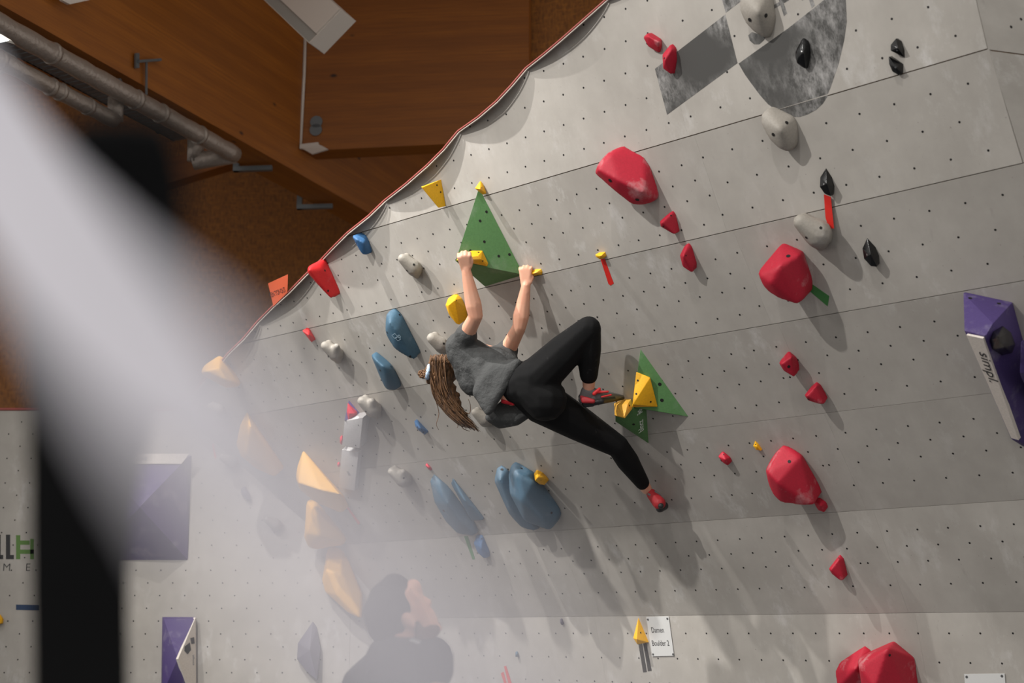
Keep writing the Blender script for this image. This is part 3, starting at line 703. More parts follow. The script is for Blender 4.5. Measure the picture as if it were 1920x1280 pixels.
hold('climbing_hold', 'tiny pale pink foothold beside the slim pale panel volume', [(632, 868), (636, 866), (637, 872), (634, 876), (632, 873)], 0.03, 'red', bevel=.003, k=4)
# --- purple lettered volume at the near end
KP = 3
def pv(x, y, h): return W(x, y, h, KP)
me = hull_mesh([[pv(1809, 547, 0), pv(1899, 566, 0), pv(1806, 549, .02), pv(1848, 630, .34), pv(1808, 620, .30), pv(1862, 606, .28), pv(1911, 640, .02), pv(1920, 838, 0), pv(1935, 838, 0), pv(1896, 823, .05), pv(1912, 828, .08), pv(1925, 660, 0)]], .006, 2)
me.shade_smooth(); me.set_sharp_from_angle(angle=R(20))
V7 = obj_mesh('volume', me, M['purple']); tag(V7, 'tall purple wedge volume with a cream lettered strip', 'volume')
bolt_holes(V7, [(1819, 559), (1873, 569)], .01)
strip_q = []
for (x, y) in ((1813, 629), (1842, 635), (1909, 824), (1897, 819)):
    l_, n_ = surface_hit(V7, x, y); strip_q.append((l_, n_))
print('STRIPQ', [q_[0] is not None for q_ in strip_q])
if all(q_[0] is not None for q_ in strip_q):
    nn = (strip_q[1][0] - strip_q[0][0]).cross(strip_q[2][0] - strip_q[0][0]).normalized()
    if nn.dot(ray(1850, 700)) > 0: nn = -nn
    p0 = strip_q[0][0] + nn * 0.012
    cq = [hit_plane(x, y, p0, nn) for (x, y) in ((1812, 628), (1843, 634.5), (1910, 825), (1896, 821))]
    v_, f_ = prism(cq, -nn, .02); cs = obj('cream_strip', v_, f_, M['cream'], V7)
    a_ = hit_plane(1835, 658, p0 + nn * .002, nn); b_ = hit_plane(1858, 722, p0 + nn * .002, nn)
    xd = (b_ - a_); side = hit_plane(1846, 655, p0, nn) - a_
    yd = nn.cross(xd)
    text('simpl.', a_, xd, yd, 0.058, 'ink', cs, squeeze=xd.length / (2.52 * 0.058 / 0.69))
BL = vol_hold(V7, 'black round hold on the shaded side of the purple lettered volume', [(1856, 639), (1863, 620), (1880, 611), (1895, 623), (1903, 645), (1897, 661), (1878, 666), (1861, 655)], .08, 'black', [(1872, 632, .08), (1884, 650, .08)], .01)
V8 = obj_mesh('volume', hull_mesh([[pv(1914, 640, .3), pv(1930, 630, .3), pv(1912, 700, .28), pv(1921, 720, .2), pv(1990, 700, .25), pv(1990, 640, 0), pv(1960, 760, 0), pv(1930, 740, 0)]], .006, 2), M['purple']); tag(V8, 'second purple volume just showing beyond the lettered one', 'volume')
# --- tapes, notices, prints
decal('tape', [(1126, 485), (1134, 485), (1151, 531), (1145, 535), (1141, 532)], 'tape_red', label='red tape strip under the half moon yellow crimp', cat='tape')
decal('tape', [(1545, 364), (1558, 369), (1561, 400), (1564, 428), (1555, 428), (1548, 408)], 'tape_red', label='red tape strip hanging from the black leaf shaped hold', cat='tape', lift=.012, k=1)
decal('tape', [(1511, 524), (1555, 555), (1552, 574), (1546, 569), (1511, 539)], 'tape_green', label='green tape strip sticking out behind the crimson angular hold', cat='tape')
decal('tape', [(870, 1005), (877, 1004), (891, 1048), (886, 1049)], 'tape_green', label='green tape strip at the foot of the long blue leaf hold', cat='tape', k=5)
decal('tape', [(640, 938), (645, 941), (675, 980), (672, 984)], 'tape_red', label='thin red tape strip beside the amber wedge hold', cat='tape', k=4)
decal('tape', [(398, 832), (401, 831), (406, 856), (403, 860)], 'tape_red', label='short red tape strip beside a pale grey hold', cat='tape', k=4)
decal('tape', [(939, 1262), (944, 1259), (953, 1290), (948, 1290)], 'tape_red', label='shorter strip of the crossed red tape low on the wall', cat='tape', k=6)
decal('tape', [(945, 1249), (949, 1248), (962, 1290), (955, 1290)], 'tape_red', label='longer strip of the crossed red tape low on the wall', cat='tape', k=6, lift=.002)
decal('tape', [(1197, 1206), (1204, 1205), (1213, 1259), (1206, 1260)], 'tape_dark', label='grey tape strip under the yellow start hold, away from the notice', cat='tape', k=6)
decal('tape', [(1206, 1206), (1212, 1205), (1222, 1257), (1215, 1258)], 'tape_dark', label='grey tape strip under the yellow start hold, next to the notice', cat='tape', k=6)
def paper(quad, label, k, lines, screws):
    q_ = [W(x, y, .004, k) for x, y in quad]; N = STRIP[k]['N']
    v_, f_ = prism(q_, N, .002); o = obj('paper_notice', v_, f_, M['paper']); tag(o, label, 'notice')
    ex = q_[1] - q_[0]; ey = q_[3] - q_[0]
    for s_, u0, v0, w_ in lines:
        tx = text(s_, q_[0] + ex * u0 + ey * v0 + N * .003, ex, -ey, ey.length * w_, 'ink', o, squeeze=0.7)
    for (u0, v0) in screws:
        c = q_[0] + ex * u0 + ey * v0 + N * .003
        v_, f_ = disc(c, ex.normalized(), ey.normalized(), .008, 10); obj('screw', v_, f_, M['steel'], o)
    return o
paper([(1212, 1156), (1254, 1155), (1264, 1229), (1223, 1230)], 'white paper notice reading Damen Boulder 2', 6, [('Damen', .14, .40, .135), ('Boulder 2', .08, .73, .135)], [(.06, .07), (.93, .06), (.95, .95), (.06, .95)])
paper([(1808, 1263), (1884, 1262), (1890, 1340), (1815, 1342)], 'blank white paper notice screwed to the lowest panel', 6, [], [(.06, .07), (.93, .06)])
# painted emblem
def paint_mat():
    m = new_mat('chalky_dark_paint', srgb(70, 70, 68), 0.75); b = m.node_tree.nodes['Principled BSDF']
    tc = N_(m, 'ShaderNodeTexCoord').outputs['Object']
    mpn = N_(m, 'ShaderNodeMapping'); mpn.inputs['Scale'].default_value = (5, 5, 1.6); L_(m, tc, mpn.inputs[0])
    n1 = noise(m, mpn.outputs[0], 5, 8, 0.75); n2 = noise(m, tc, 2.6, 3, 0.5)
    mm = N_(m, 'ShaderNodeMath', operation='MULTIPLY'); L_(m, ramp(m, n1.outputs[0], 0.40, 0.66).outputs[0], mm.inputs[0]); L_(m, ramp(m, n2.outputs[0], 0.38, 0.60).outputs[0], mm.inputs[1])
    L_(m, mix(m, mm.outputs[0], srgb(68, 67, 65), srgb(160, 158, 156)), b.inputs['Base Color']); return m
M['paint'] = paint_mat()
decal('painted_shape', [(1228, 129), (1360, 27), (1383, 118), (1251, 215)], 'paint', wall, h=.0008, k=0)
D_ = [(1385, 119), (1420, 94), (1478, 53), (1545, 0), (1580, -27), (1586, 0), (1588, 40), (1583, 75), (1573, 118), (1557, 165), (1552, 176)]
decal('painted_shape', D_ + [(1455, 206), (1440, 195), (1425, 178), (1410, 158), (1397, 140)], 'paint', wall, h=.0008, k=0)
decal('painted_shape', [(1456, 207.5), (1553, 178), (1543, 194), (1530, 206), (1515, 214), (1500, 219), (1485, 219), (1470, 214)], 'paint', wall, h=.0008, k=1)
decal('painted_shape', [(1354, 0), (1352, -30), (1420, -30), (1392, 0), (1361, 24)], 'paint', wall, h=.0008, k=0)
decal('painted_shape', [(1403, 66), (1410, 60), (1437, 68), (1432, 76), (1424, 83), (1414, 83), (1406, 76)], 'paint', wall, h=.0008, k=0)
for (cx_, cy_) in ((1464, 3), (1516, -12)):
    decal('painted_cross', [(cx_ - 14, cy_ + 7), (cx_ - 12, cy_ + 13), (cx_ + 16, cy_ - 3), (cx_ + 13, cy_ - 9)], 'paint', wall, h=.0008, k=0)
    decal('painted_cross', [(cx_ - 7, cy_ - 14), (cx_ - 1, cy_ - 17), (cx_ + 12, cy_ + 22), (cx_ + 6, cy_ + 27)], 'paint', wall, h=.0009, k=0)
# --- left wall: purple volumes, lettering, tape, yellow hold
me = hull_mesh([[FWALL(x, y, h) for x, y, h in ((170, 850, 0), (360, 853, 0), (353, 1050, 0), (165, 1050, 0), (262, 950, .42), (175, 856, .06), (352, 857, .06), (184, 868, .1), (341, 868, .1))]], .006, 2)
me.shade_smooth(); me.set_sharp_from_angle(angle=R(20))
V9 = obj_mesh('volume', me, M['purple']); tag(V9, 'big square purple pyramid volume with a pale upper rim', 'volume')
poly = [FWALL(x, y, .115) for x, y in ((186, 850), (356, 850), (341, 869), (184, 869))]
v_, f_ = prism(poly, FN, .01); ps = obj('pale_rim', v_, f_, M['cream'], V9)
M['faint'] = new_mat('faint_print', srgb(150, 148, 150), 0.6)
text('LINE', FWALL(257, 862, .128), Vector((1, 0, 0)), UP, .028, 'faint', ps)
VA_pts = lambda L_: [FWALL(x, y, h) for x, y, h in L_]
me = hull_mesh([VA_pts([(304, 1156, 0), (367, 1156, 0), (369, 1300, 0), (302, 1300, 0), (307, 1160, .08), (364, 1160, .05), (333, 1235, .26), (305, 1300, .1), (352, 1300, .12)])], .005, 2); me.shade_smooth(); me.set_sharp_from_angle(angle=R(20))
VA = obj_mesh('volume', me, M['purple']); tag(VA, 'upright purple volume with a cream triangular face and dark logo', 'volume')
q_ = []
for (x, y) in ((366, 1160), (334, 1235), (352, 1290), (367, 1290)):
    l_, n_ = surface_hit(VA, x - 1, y); q_.append(l_)
if all(q_):
    nn = (q_[1] - q_[0]).cross(q_[2] - q_[0]).normalized(); nn = -nn if nn.y > 0 else nn
    p0 = q_[0] + nn * .012
    cq = [hit_plane(x, y, p0, nn) for x, y in ((367, 1157), (334, 1235), (353, 1290), (368, 1290))]
    v_, f_ = prism(cq, -nn, .02); cf = obj('cream_face', v_, f_, M['cream'], VA)
    pd = [hit_plane(x, y, p0 + nn * .002, nn) for x, y in ((346, 1212), (356, 1204), (358, 1218), (352, 1226), (346, 1220))]
    v_, f_ = prism(pd, nn, .001); obj('logo', v_, f_, M['ink'], cf)
    pd = [hit_plane(x, y, p0 + nn * .002, nn) for x, y in ((357, 1196), (364, 1194), (365, 1206), (359, 1207))]
    v_, f_ = prism(pd, nn, .001); obj('logo', v_, f_, M['ink'], cf)
    a_ = hit_plane(364, 1247, p0 + nn * .002, nn); b_ = hit_plane(364, 1212, p0 + nn * .002, nn)
    text('simpl.', a_, b_ - a_, nn.cross(b_ - a_), .026, 'tape_blue', cf)
M['leaf_green'] = new_mat('green_print', srgb(86, 120, 58), 0.7)
def print_(poly, mat): decal('painted_letter', poly, mat, bk, h=.0008, where=FWALL)
print_([(-8, 1002), (1, 1002), (1, 1040), (6, 1040), (6, 1048), (-8, 1048)], 'ink')
print_([(11, 1002), (19, 1002), (19, 1040), (26, 1040), (26, 1048), (11, 1048)], 'ink')
print_([(30, 1003), (38, 1003), (38, 1048), (30, 1048)], 'leaf_green')
print_([(38, 1013), (56, 1013), (56, 1021), (38, 1021)], 'leaf_green')
print_([(38, 1030), (64, 1030), (64, 1038), (38, 1038)], 'leaf_green')
print_([(57, 1010), (64, 1010), (64, 1048), (57, 1048)], 'leaf_green')
text('M', FWALL(4, 1070, .001), Vector((1, 0, 0)), UP, .06, 'ink', bk, name='painted_letter', bold=-.01)
text('E', FWALL(47, 1070, .001), Vector((1, 0, 0)), UP, .06, 'ink', bk, name='painted_letter', bold=-.01)
decal('tape', [(30, 1133), (74, 1134), (74, 1144), (30, 1143)], 'tape_blue', label='dark blue tape strip on the far frontal wall', cat='tape', where=FWALL)
hold('climbing_hold', 'round yellow hold at the frame edge under the painted letters', [(-12, 1150), (0, 1152), (4, 1160), (2, 1168), (-10, 1172)], .06, 'yellow', bevel=.008, where='f')
# orange notice on the raised edge
M['orange'] = new_mat('orange_card', srgb(228, 106, 70), 0.6)
pA = [W(x, y, .03, 2) for x, y in ((513, 574), (503, 531), (540, 514), (539, 548))]
nn = (pA[1] - pA[0]).cross(pA[2] - pA[0]).normalized(); nn = -nn if nn.dot(ray(520, 545)) > 0 else nn
v_, f_ = prism(pA, nn, .003); oc = obj('orange_notice', v_, f_, M['orange']); tag(oc, 'orange card reading KEIN TOP-OUT clipped to the raised edge', 'notice')
P_ = lambda x, y: hit_plane(x, y, pA[0] + nn * .005, nn)
text('KEIN TOP-OUT', P_(507, 558), P_(538, 546) - P_(507, 558), P_(506, 552) - P_(507, 558), (P_(506, 550) - P_(507, 558)).length, 'ink', oc, squeeze=0.56)
# ---------------------------------------------------------------- timber roof and back of the hall
def wood_mat(name, rgb, dark, lam=0.16, osb=False):
    m = new_mat(name, rgb, 0.55); b = m.node_tree.nodes['Principled BSDF']
    uv = N_(m, 'ShaderNodeUVMap').outputs[0]
    def mp(sx, sy, off=0.0):
        n = N_(m, 'ShaderNodeMapping'); n.inputs['Scale'].default_value = (sx, sy, 1); n.inputs['Location'].default_value = (off, off, 0)
        L_(m, uv, n.inputs[0]); return n.outputs[0]
    if osb:
        n1 = noise(m, mp(14, 3.0), 3.0, 5, 0.7); n2 = noise(m, mp(3, 11, 4.0), 2.5, 4, 0.7)
        c = mix(m, ramp(m, n1.outputs[0], 0.35, 0.65).outputs[0], dark, rgb)
        c = mix(m, ramp(m, n2.outputs[0], 0.5, 0.7, (0, 0, 0, 1), (.6, .6, .6, 1)).outputs[0], c, tuple(x * 1.4 for x in rgb))
        L_(m, c, b.inputs['Base Color']); return m
    g = noise(m, mp(0.8, 22), 2.0, 6, 0.6); l = noise(m, mp(0.01, 1.0 / lam), 1.0, 0, 0.5)
    c = mix(m, ramp(m, g.outputs[0], 0.3, 0.75).outputs[0], dark, rgb)
    c = mix(m, ramp(m, l.outputs[0], 0.40, 0.60, (0, 0, 0, 1), (.6, .6, .6, 1)).outputs[0], c, dark)
    k_ = N_(m, 'ShaderNodeTexVoronoi'); k_.inputs['Scale'].default_value = 1.0; L_(m, mp(1.9, 3.6, 2.0), k_.inputs['Vector'])
    c = mix(m, ramp(m, k_.outputs['Distance'], 0.04, 0.10, (1, 1, 1, 1), (0, 0, 0, 1)).outputs[0], c, tuple(x * 0.12 for x in dark))
    L_(m, c, b.inputs['Base Color']); return m
M['glulam'] = wood_mat('glulam_timber', (0.33, 0.105, 0.006), (0.19, 0.054, 0.002))
M['osb'] = wood_mat('osb_board', (0.32, 0.115, 0.012), (0.13, 0.042, 0.004), osb=True)
M['foil'] = new_mat('foil_insulation', srgb(140, 128, 118), 0.3, 0.3)
_n = noise(M['foil'], N_(M['foil'], 'ShaderNodeTexCoord').outputs['Object'], 22, 4, 0.6); bump(M['foil'], _n.outputs[0], 0.5, 0.02)
M['galv'] = new_mat('galvanised_steel', srgb(104, 108, 110), 0.45, 0.6)
M['white_metal'] = new_mat('white_lacquered_metal', srgb(196, 186, 176), 0.45)
M['lens'] = new_mat('grey_glass_panel', srgb(150, 148, 142), 0.2)
M['lamp_glow'] = new_mat('lamp_tube', (1, 1, 1), 0.5)
_b = M['lamp_glow'].node_tree.nodes['Principled BSDF']; _b.inputs['Emission Color'].default_value = (0.9, 1, 0.98, 1); _b.inputs['Emission Strength'].default_value = 4.0
def beam(name, p0, p1, up, side, mat, label=None, cat='beam', parent=None):
    ax = (p1 - p0)
    vs = [p0, p1, p1 + side, p0 + side, p0 + up, p1 + up, p1 + side + up, p0 + side + up]
    fs = [(0, 3, 2, 1), (4, 5, 6, 7), (0, 1, 5, 4), (3, 7, 6, 2), (0, 4, 7, 3), (1, 2, 6, 5)]
    o = obj(name, vs, fs, mat, parent)
    ul = o.data.uv_layers.new(name='wall'); a = ax.normalized(); org = world_loc(o) if parent is None else world_loc(parent)
    for lp in o.data.loops:
        q_ = o.data.vertices[lp.vertex_index].co + org - p0
        s_ = q_.dot(side.normalized()); z_ = q_.dot(up.normalized())
        ul.data[lp.index].uv = (q_.dot(a), z_ + s_ * 0.97 + 0.31)
    if label: tag(o, label, cat)
    return o
def at_z(x, y, z): 
    r_ = ray(x, y); return CAM + r_ * ((z - CAM.z) / r_.z)
ZB = 6.5
e0, e1 = at_z(-120, -60, ZB), at_z(760, 438, ZB)
ax = (e1 - e0).normalized(); sd = Vector((-ax.y, ax.x, 0))
if (pix(e0 + sd)[1] - pix(e0)[1]) < 0: sd = -sd
w_ = 0.42
beam('roof_beam', e0, e1 + ax * 3, UP * 3.2, sd * w_, M['glulam'], 'long dark glulam roof beam running from the left towards the wall top', 'beam')
# header set into its side
fn_ = Vector((-ax.y, ax.x, 0)); 
P0 = hit_plane(566, 283, e0, fn_); zb2 = P0.z
dirh = Vector((1, -0.10, 0)).normalized()
hr = beam('roof_beam', P0 - dirh * 0.0, hit_plane(992, 262, P0, Vector((dirh.y, -dirh.x, 0))) * 1.0, UP * 3.0, Vector((dirh.y * -0.3, dirh.x * 0.3, 0)), M['glulam'], 'broad glulam header with knots, framed against the long beam', 'beam')
hn = Vector((dirh.y, -dirh.x, 0))
ob = beam('osb_infill', hit_plane(985, 262, P0, hn) + Vector((0, .35, 0)), hit_plane(1400, 250, P0, hn) + Vector((0, .35, 0)), UP * 3.0, Vector((0, 0.1, 0)), M['osb'], 'dark board infill beside the glulam header', 'panel')
# back wall, ceiling
bw = beam('wall_back', Vector((-16, 20, 0)), Vector((8, 20, 0)), UP * 9.6, Vector((0, 0.2, 0)), M['osb']); bw['kind'] = 'structure'
cl = beam('ceiling', Vector((-16, 9.4, 9.6)), Vector((8, 9.4, 9.6)), Vector((0, 10.8, 0)), UP * 0.15, M['glulam']); cl['kind'] = 'structure'
pc = at_depth(290, 350, 18.0); pd = at_depth(455, 300, 18.0)
beam('roof_beam', pc, pd + (pd - pc) * 0.3, UP * 0.32, Vector((0, 0.25, 0)), M['glulam'], 'short orange cross beam behind the foil wrapped duct', 'beam')
# ducts wrapped in foil
def duct(label, pts, z, r_, extra=()):
    path = [at_z(x, y, z) for x, y in pts]
    fine = []
    for a, b in zip(path, path[1:]):
        n_ = max(2, int((b - a).length / 0.12)); fine += [a + (b - a) * (i / n_) for i in range(n_)]
    fine.append(path[-1])
    v_, f_ = tube(fine, [r_ * (1 + 0.05 * math.sin(i * 2.4)) for i in range(len(fine))], 12); o = obj('duct', v_, f_, M['foil'], smooth=True); tag(o, label, 'duct')
    for pts3 in extra:
        v_, f_ = tube(pts3, r_, 12); obj('duct_elbow', v_, f_, M['foil'], o, smooth=True)
    j = 0
    for t_ in (0.35, 0.62, 0.7, 0.86):
        c = fine[int(t_ * (len(fine) - 1))]; d_ = (fine[-1] - fine[0]).normalized()
        v_, f_ = tube([c - d_ * .02, c + d_ * .02], r_ * 1.12, 12); obj('joint_band', v_, f_, M['foil'], o, smooth=True)
    return o
ZD = 6.22
pe = at_z(440, 290, ZD)
dd = (pe - CAM).dot(FW)
duct('long foil wrapped duct running beside the long roof beam', [(-120, -28), (0, 46), (440, 290)], ZD, 0.085,
     [[pe, at_depth(362, 303, dd)], [at_depth(366, 303, dd), at_depth(367, 262, dd)]])
pf = at_z(216, 228, 6.0); df = (pf - CAM).dot(FW)
duct('shorter foil wrapped duct below the long one', [(-120, 48), (0, 112), (214, 226)], 6.0, 0.07, [[pf, at_depth(217, 183, df)]])
# cable tray and hangers
tr = [at_z(x, y, 6.4) for x, y in ((-60, 40), (345, 262))]
d_ = (tr[1] - tr[0]).normalized(); s_ = Vector((-d_.y, d_.x, 0)) * 0.13
rl = s_.normalized() * 0.02
v_, f_ = merge([box_between(tr[0] - s_, tr[1] - tr[0], rl, UP * .05), box_between(tr[0] + s_ - rl, tr[1] - tr[0], rl, UP * .05)])
t_ = obj('cable_tray', v_, f_, M['galv']); tag(t_, 'perforated grey cable tray between the foil ducts', 'cable tray')
for i in range(40):
    c = tr[0] + (tr[1] - tr[0]) * ((i + .5) / 40); v_, f_ = box_between(c - d_ * .03 - s_, d_ * .06, s_ * 2, UP * .01); obj('rung', v_, f_, M['galv'], t_)
for i, (x, y) in enumerate(((178, 160), (325, 248), (468, 320), (585, 391))):
    c = at_z(x, y, 6.42); v_, f_ = merge([box_between(c - Vector((.18, 0, 0)), Vector((.42, -.04, 0)), Vector((0, .06, 0)), UP * .05), box_between(c - Vector((.18, .0, 0)), Vector((.06, 0, 0)), Vector((0, .06, 0)), UP * .16)])
    tag(obj('bracket', v_, f_, M['galv']), ['galvanised bracket under the cable tray, upper end of the beam', 'galvanised bracket near the duct elbow', 'galvanised bracket just past the duct elbow', 'galvanised bracket lowest along the long roof beam'][i], 'bracket')
# white conduit, cover plate and floodlight on the header
zf = P0
def onh(x, y, h=0.0): return hit_plane(x, y, P0 + hn * h, hn)
v_, f_ = tube([onh(573, 40, .03), onh(570, 140, .03), onh(563, 272, .03)], 0.018, 8); cv = obj('conduit', v_, f_, M['white_metal'], smooth=True); tag(cv, 'thin white conduit down the corner of the glulam header', 'conduit')
v_, f_ = merge([prism([onh(563, 272, .04), onh(598, 268, .04), onh(600, 284, .04), onh(563, 280, .04)], hn, .03), prism([onh(566, 279, .04), onh(601, 273, .04), onh(616, 281, .05), onh(586, 290, .07)], hn, .03)])
tag(obj('cover_plate', v_, f_, M['white_metal']), 'white bent cover plate at the lower corner of the header', 'cover plate')
v_, f_ = merge([disc(onh(593, 228, .02), dirh, UP, .07, 12), disc(onh(592, 243, .02), dirh, UP, .07, 12)]); tag(obj('bolt_plate', v_, f_, M['galv']), 'pair of steel bolt washers on the header', 'bolts')
c0 = at_depth(606, 100, 13.2); a1 = at_depth(518, 16, 13.8) - c0; a2 = at_depth(666, 38, 13.1) - c0; a3 = a1.cross(a2).normalized()
if a3.z < 0: a3 = -a3
fl_ = empty('floodlight', c0, 'white box floodlight with grey front glass hung before the timber header', 'floodlight')
v_, f_ = box_between(c0 + a2 * .26, a1, a2 * .74, a3 * .22); me_ = obj('housing', v_, f_, M['white_metal'], fl_)
v_, f_ = box_between(c0, a1, a2 * .255, a3 * .2); g_ = obj('front_glass', v_, f_, M['lens'], fl_)
v_, f_ = box_between(c0 - a1 * .012, a1 * 1.024, a2 * .012, a3 * .21); obj('rim', v_, f_, M['white_metal'], fl_)
v_, f_ = box_between(c0 - a1 * .012 - a3 * .004, a1 * .012, a2 * 1.0, a3 * .21); obj('rim', v_, f_, M['white_metal'], fl_)
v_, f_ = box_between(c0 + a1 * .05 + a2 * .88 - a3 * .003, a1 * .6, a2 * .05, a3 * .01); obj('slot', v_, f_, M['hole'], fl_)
cc = c0 + a1 * .55 + a2 * .62
v_, f_ = tube([cc - a3 * .12, cc + a3 * .05], .07, 16); obj('ceiling_mount', v_, f_, M['white_metal'], fl_, smooth=True, sharp=40)
v_, f_ = tube([cc - a3 * .12, cc - a3 * .12 + UP * 2.2], .02, 8); obj('hanging_rod', v_, f_, M['white_metal'], fl_, smooth=True)
# small bracket on the long beam, board and lamp at the upper left
def ond(x, y, h=0.0): return hit_plane(x, y, e0 - sd * h, sd)
v_, f_ = merge([prism([ond(252, 100, .02), ond(258, 100, .02), ond(258, 128, .02), ond(252, 128, .02)], -sd, .02), prism([ond(256, 113, .03), ond(298, 110, .03), ond(298, 115, .03), ond(256, 118, .03)], -sd, .03), prism([ond(272, 116, .03), ond(275, 116, .03), ond(275, 178, .03), ond(272, 178, .03)], -sd, .01)])
tag(obj('bracket', v_, f_, M['galv']), 'small steel bracket with a hanging wire on the face of the long beam', 'bracket')
v_, f_ = prism([ond(105, -14, .1), ond(170, -14, .1), ond(162, 1, .1), ond(126, 9, .1), ond(112, 2, .1)], -sd, .03); tag(obj('ceiling_board', v_, f_, M['white_metal']), 'white board corner above the long beam', 'board')
v_, f_ = prism([at_depth(x, y, 14.5) for x, y in ((-60, 85), (30, 92), (36, 128), (0, 141), (-60, 150))], FN, .05); tag(obj('wall_panel', v_, f_, new_mat('grey_board', srgb(120, 116, 112), .7)), 'pale grey board behind the shorter duct', 'board')
lm = empty('strip_lamp', at_depth(-20, 80, 9.0), 'glowing strip lamp at the upper left behind the ducts', 'lamp')
v_, f_ = prism([at_depth(x, y, 9.0) for x, y in ((-60, 62), (0, 71), (17, 76), (0, 80), (-60, 84))], FN, .03); obj('tube', v_, f_, M['lamp_glow'], lm)
v_, f_ = prism([at_depth(x, y, 9.05) for x, y in ((-62, 52), (2, 64), (22, 76), (2, 70), (-62, 60))], FN * -1, .06); obj('housing', v_, f_, M['white_metal'], lm)
# ---------------------------------------------------------------- people
def skin_mat(name, rgb):
    m = new_mat(name, rgb, 0.5); b = m.node_tree.nodes['Principled BSDF']
    tc = N_(m, 'ShaderNodeTexCoord').outputs['Object']; n1 = noise(m, tc, 9, 4, 0.6)
    L_(m, mix(m, ramp(m, n1.outputs[0], 0.35, 0.7).outputs[0], rgb, (rgb[0] * 1.05, rgb[1] * 0.90, rgb[2] * 0.86)), b.inputs['Base Color'])
    b.inputs['Subsurface Weight'].default_value = 0.12; b.inputs['Subsurface Radius'].default_value = (0.02, 0.008, 0.004); b.inputs['Subsurface Scale'].default_value = 0.5
    return m
def cloth_mat(name, rgb, chalk=0.0, wr=0.5):
    m = new_mat(name, rgb, 0.88); b = m.node_tree.nodes['Principled BSDF']
    tc = N_(m, 'ShaderNodeTexCoord').outputs['Object']; n1 = noise(m, tc, 7, 6, 0.7); n2 = noise(m, tc, 16, 5, 0.6)
    if chalk: L_(m, mix(m, ramp(m, n1.outputs[0], 0.62, 0.78, (0, 0, 0, 1), (chalk, chalk, chalk, 1)).outputs[0], rgb, (0.5, 0.5, 0.5)), b.inputs['Base Color'])
    if wr: bump(m, n2.outputs[0], wr, 0.02)
    return m
M['skin'] = skin_mat('fair_skin', srgb(214, 164, 138)); M['skin_m'] = skin_mat('light_skin', srgb(222, 178, 156))
M['tee'] = cloth_mat('charcoal_cotton', srgb(62, 63, 63), 0.25, 0.7)
M['legging'] = cloth_mat('black_stretch', srgb(13, 13, 14), 0.10, 0.12); M['legging'].node_tree.nodes['Principled BSDF'].inputs['Specular IOR Level'].default_value = 0.25
M['tee_m'] = cloth_mat('black_cotton', srgb(38, 38, 42), 0.0, 0.5)
M['jean'] = cloth_mat('dark_trousers', srgb(40, 42, 50), 0.0, 0.4)
M['bra_red'] = cloth_mat('red_band', srgb(170, 20, 34), 0, 0)
def hair_mat(name, c0, c1):
    m = new_mat(name, c0, 0.45); b = m.node_tree.nodes['Principled BSDF']
    tc = N_(m, 'ShaderNodeTexCoord').outputs['Object']; mpn = N_(m, 'ShaderNodeMapping'); mpn.inputs['Scale'].default_value = (60, 60, 9); L_(m, tc, mpn.inputs[0])
    b.inputs['Roughness'].default_value = 0.62; n1 = noise(m, mpn.outputs[0], 1.0, 4, 0.6); L_(m, mix(m, ramp(m, n1.outputs[0], 0.3, 0.7).outputs[0], c0, c1), b.inputs['Base Color']); bump(m, n1.outputs[0], 0.6, 0.01); return m
M['hair'] = hair_mat('brown_hair', srgb(52, 34, 22), srgb(128, 92, 60)); M['hair_m'] = hair_mat('dark_hair', srgb(30, 24, 24), srgb(48, 40, 38))
M['beard'] = hair_mat('brown_beard', srgb(86, 62, 54), srgb(112, 84, 74))
M['scrunchie'] = cloth_mat('pale_blue_scrunchie', srgb(168, 190, 214), 0.5, 0.8)
M['shoe_red'] = new_mat('red_suede', srgb(160, 30, 38), .6); M['shoe_grey'] = new_mat('grey_microfibre', srgb(96, 92, 92), .65); M['rubber'] = new_mat('black_rubber', srgb(34, 34, 35), .5)
SPH = []
for i in range(1, 6):
    a = math.pi * i / 6
    for j in range(10):
        b = 2 * math.pi * j / 10; SPH.append(Vector((math.sin(a) * math.cos(b), math.sin(a) * math.sin(b), math.cos(a))))
SPH += [Vector((0, 0, 1)), Vector((0, 0, -1))]
def ball(c, r_): return [c + q_ * r_ for q_ in SPH]
def ell(c, ax_): return [c + ax_[0] * q_.x + ax_[1] * q_.y + ax_[2] * q_.z for q_ in SPH]
def caps(chain):                       # chain of (point, radius) -> hulls
    return [ball(a, ra) + ball(b, rb) for (a, ra), (b, rb) in zip(chain, chain[1:])]
def body_mesh(hulls, voxel, it=5, f_=0.5):
    me = remeshed(hull_mesh(hulls), voxel, it, f_); me.shade_smooth(); return me
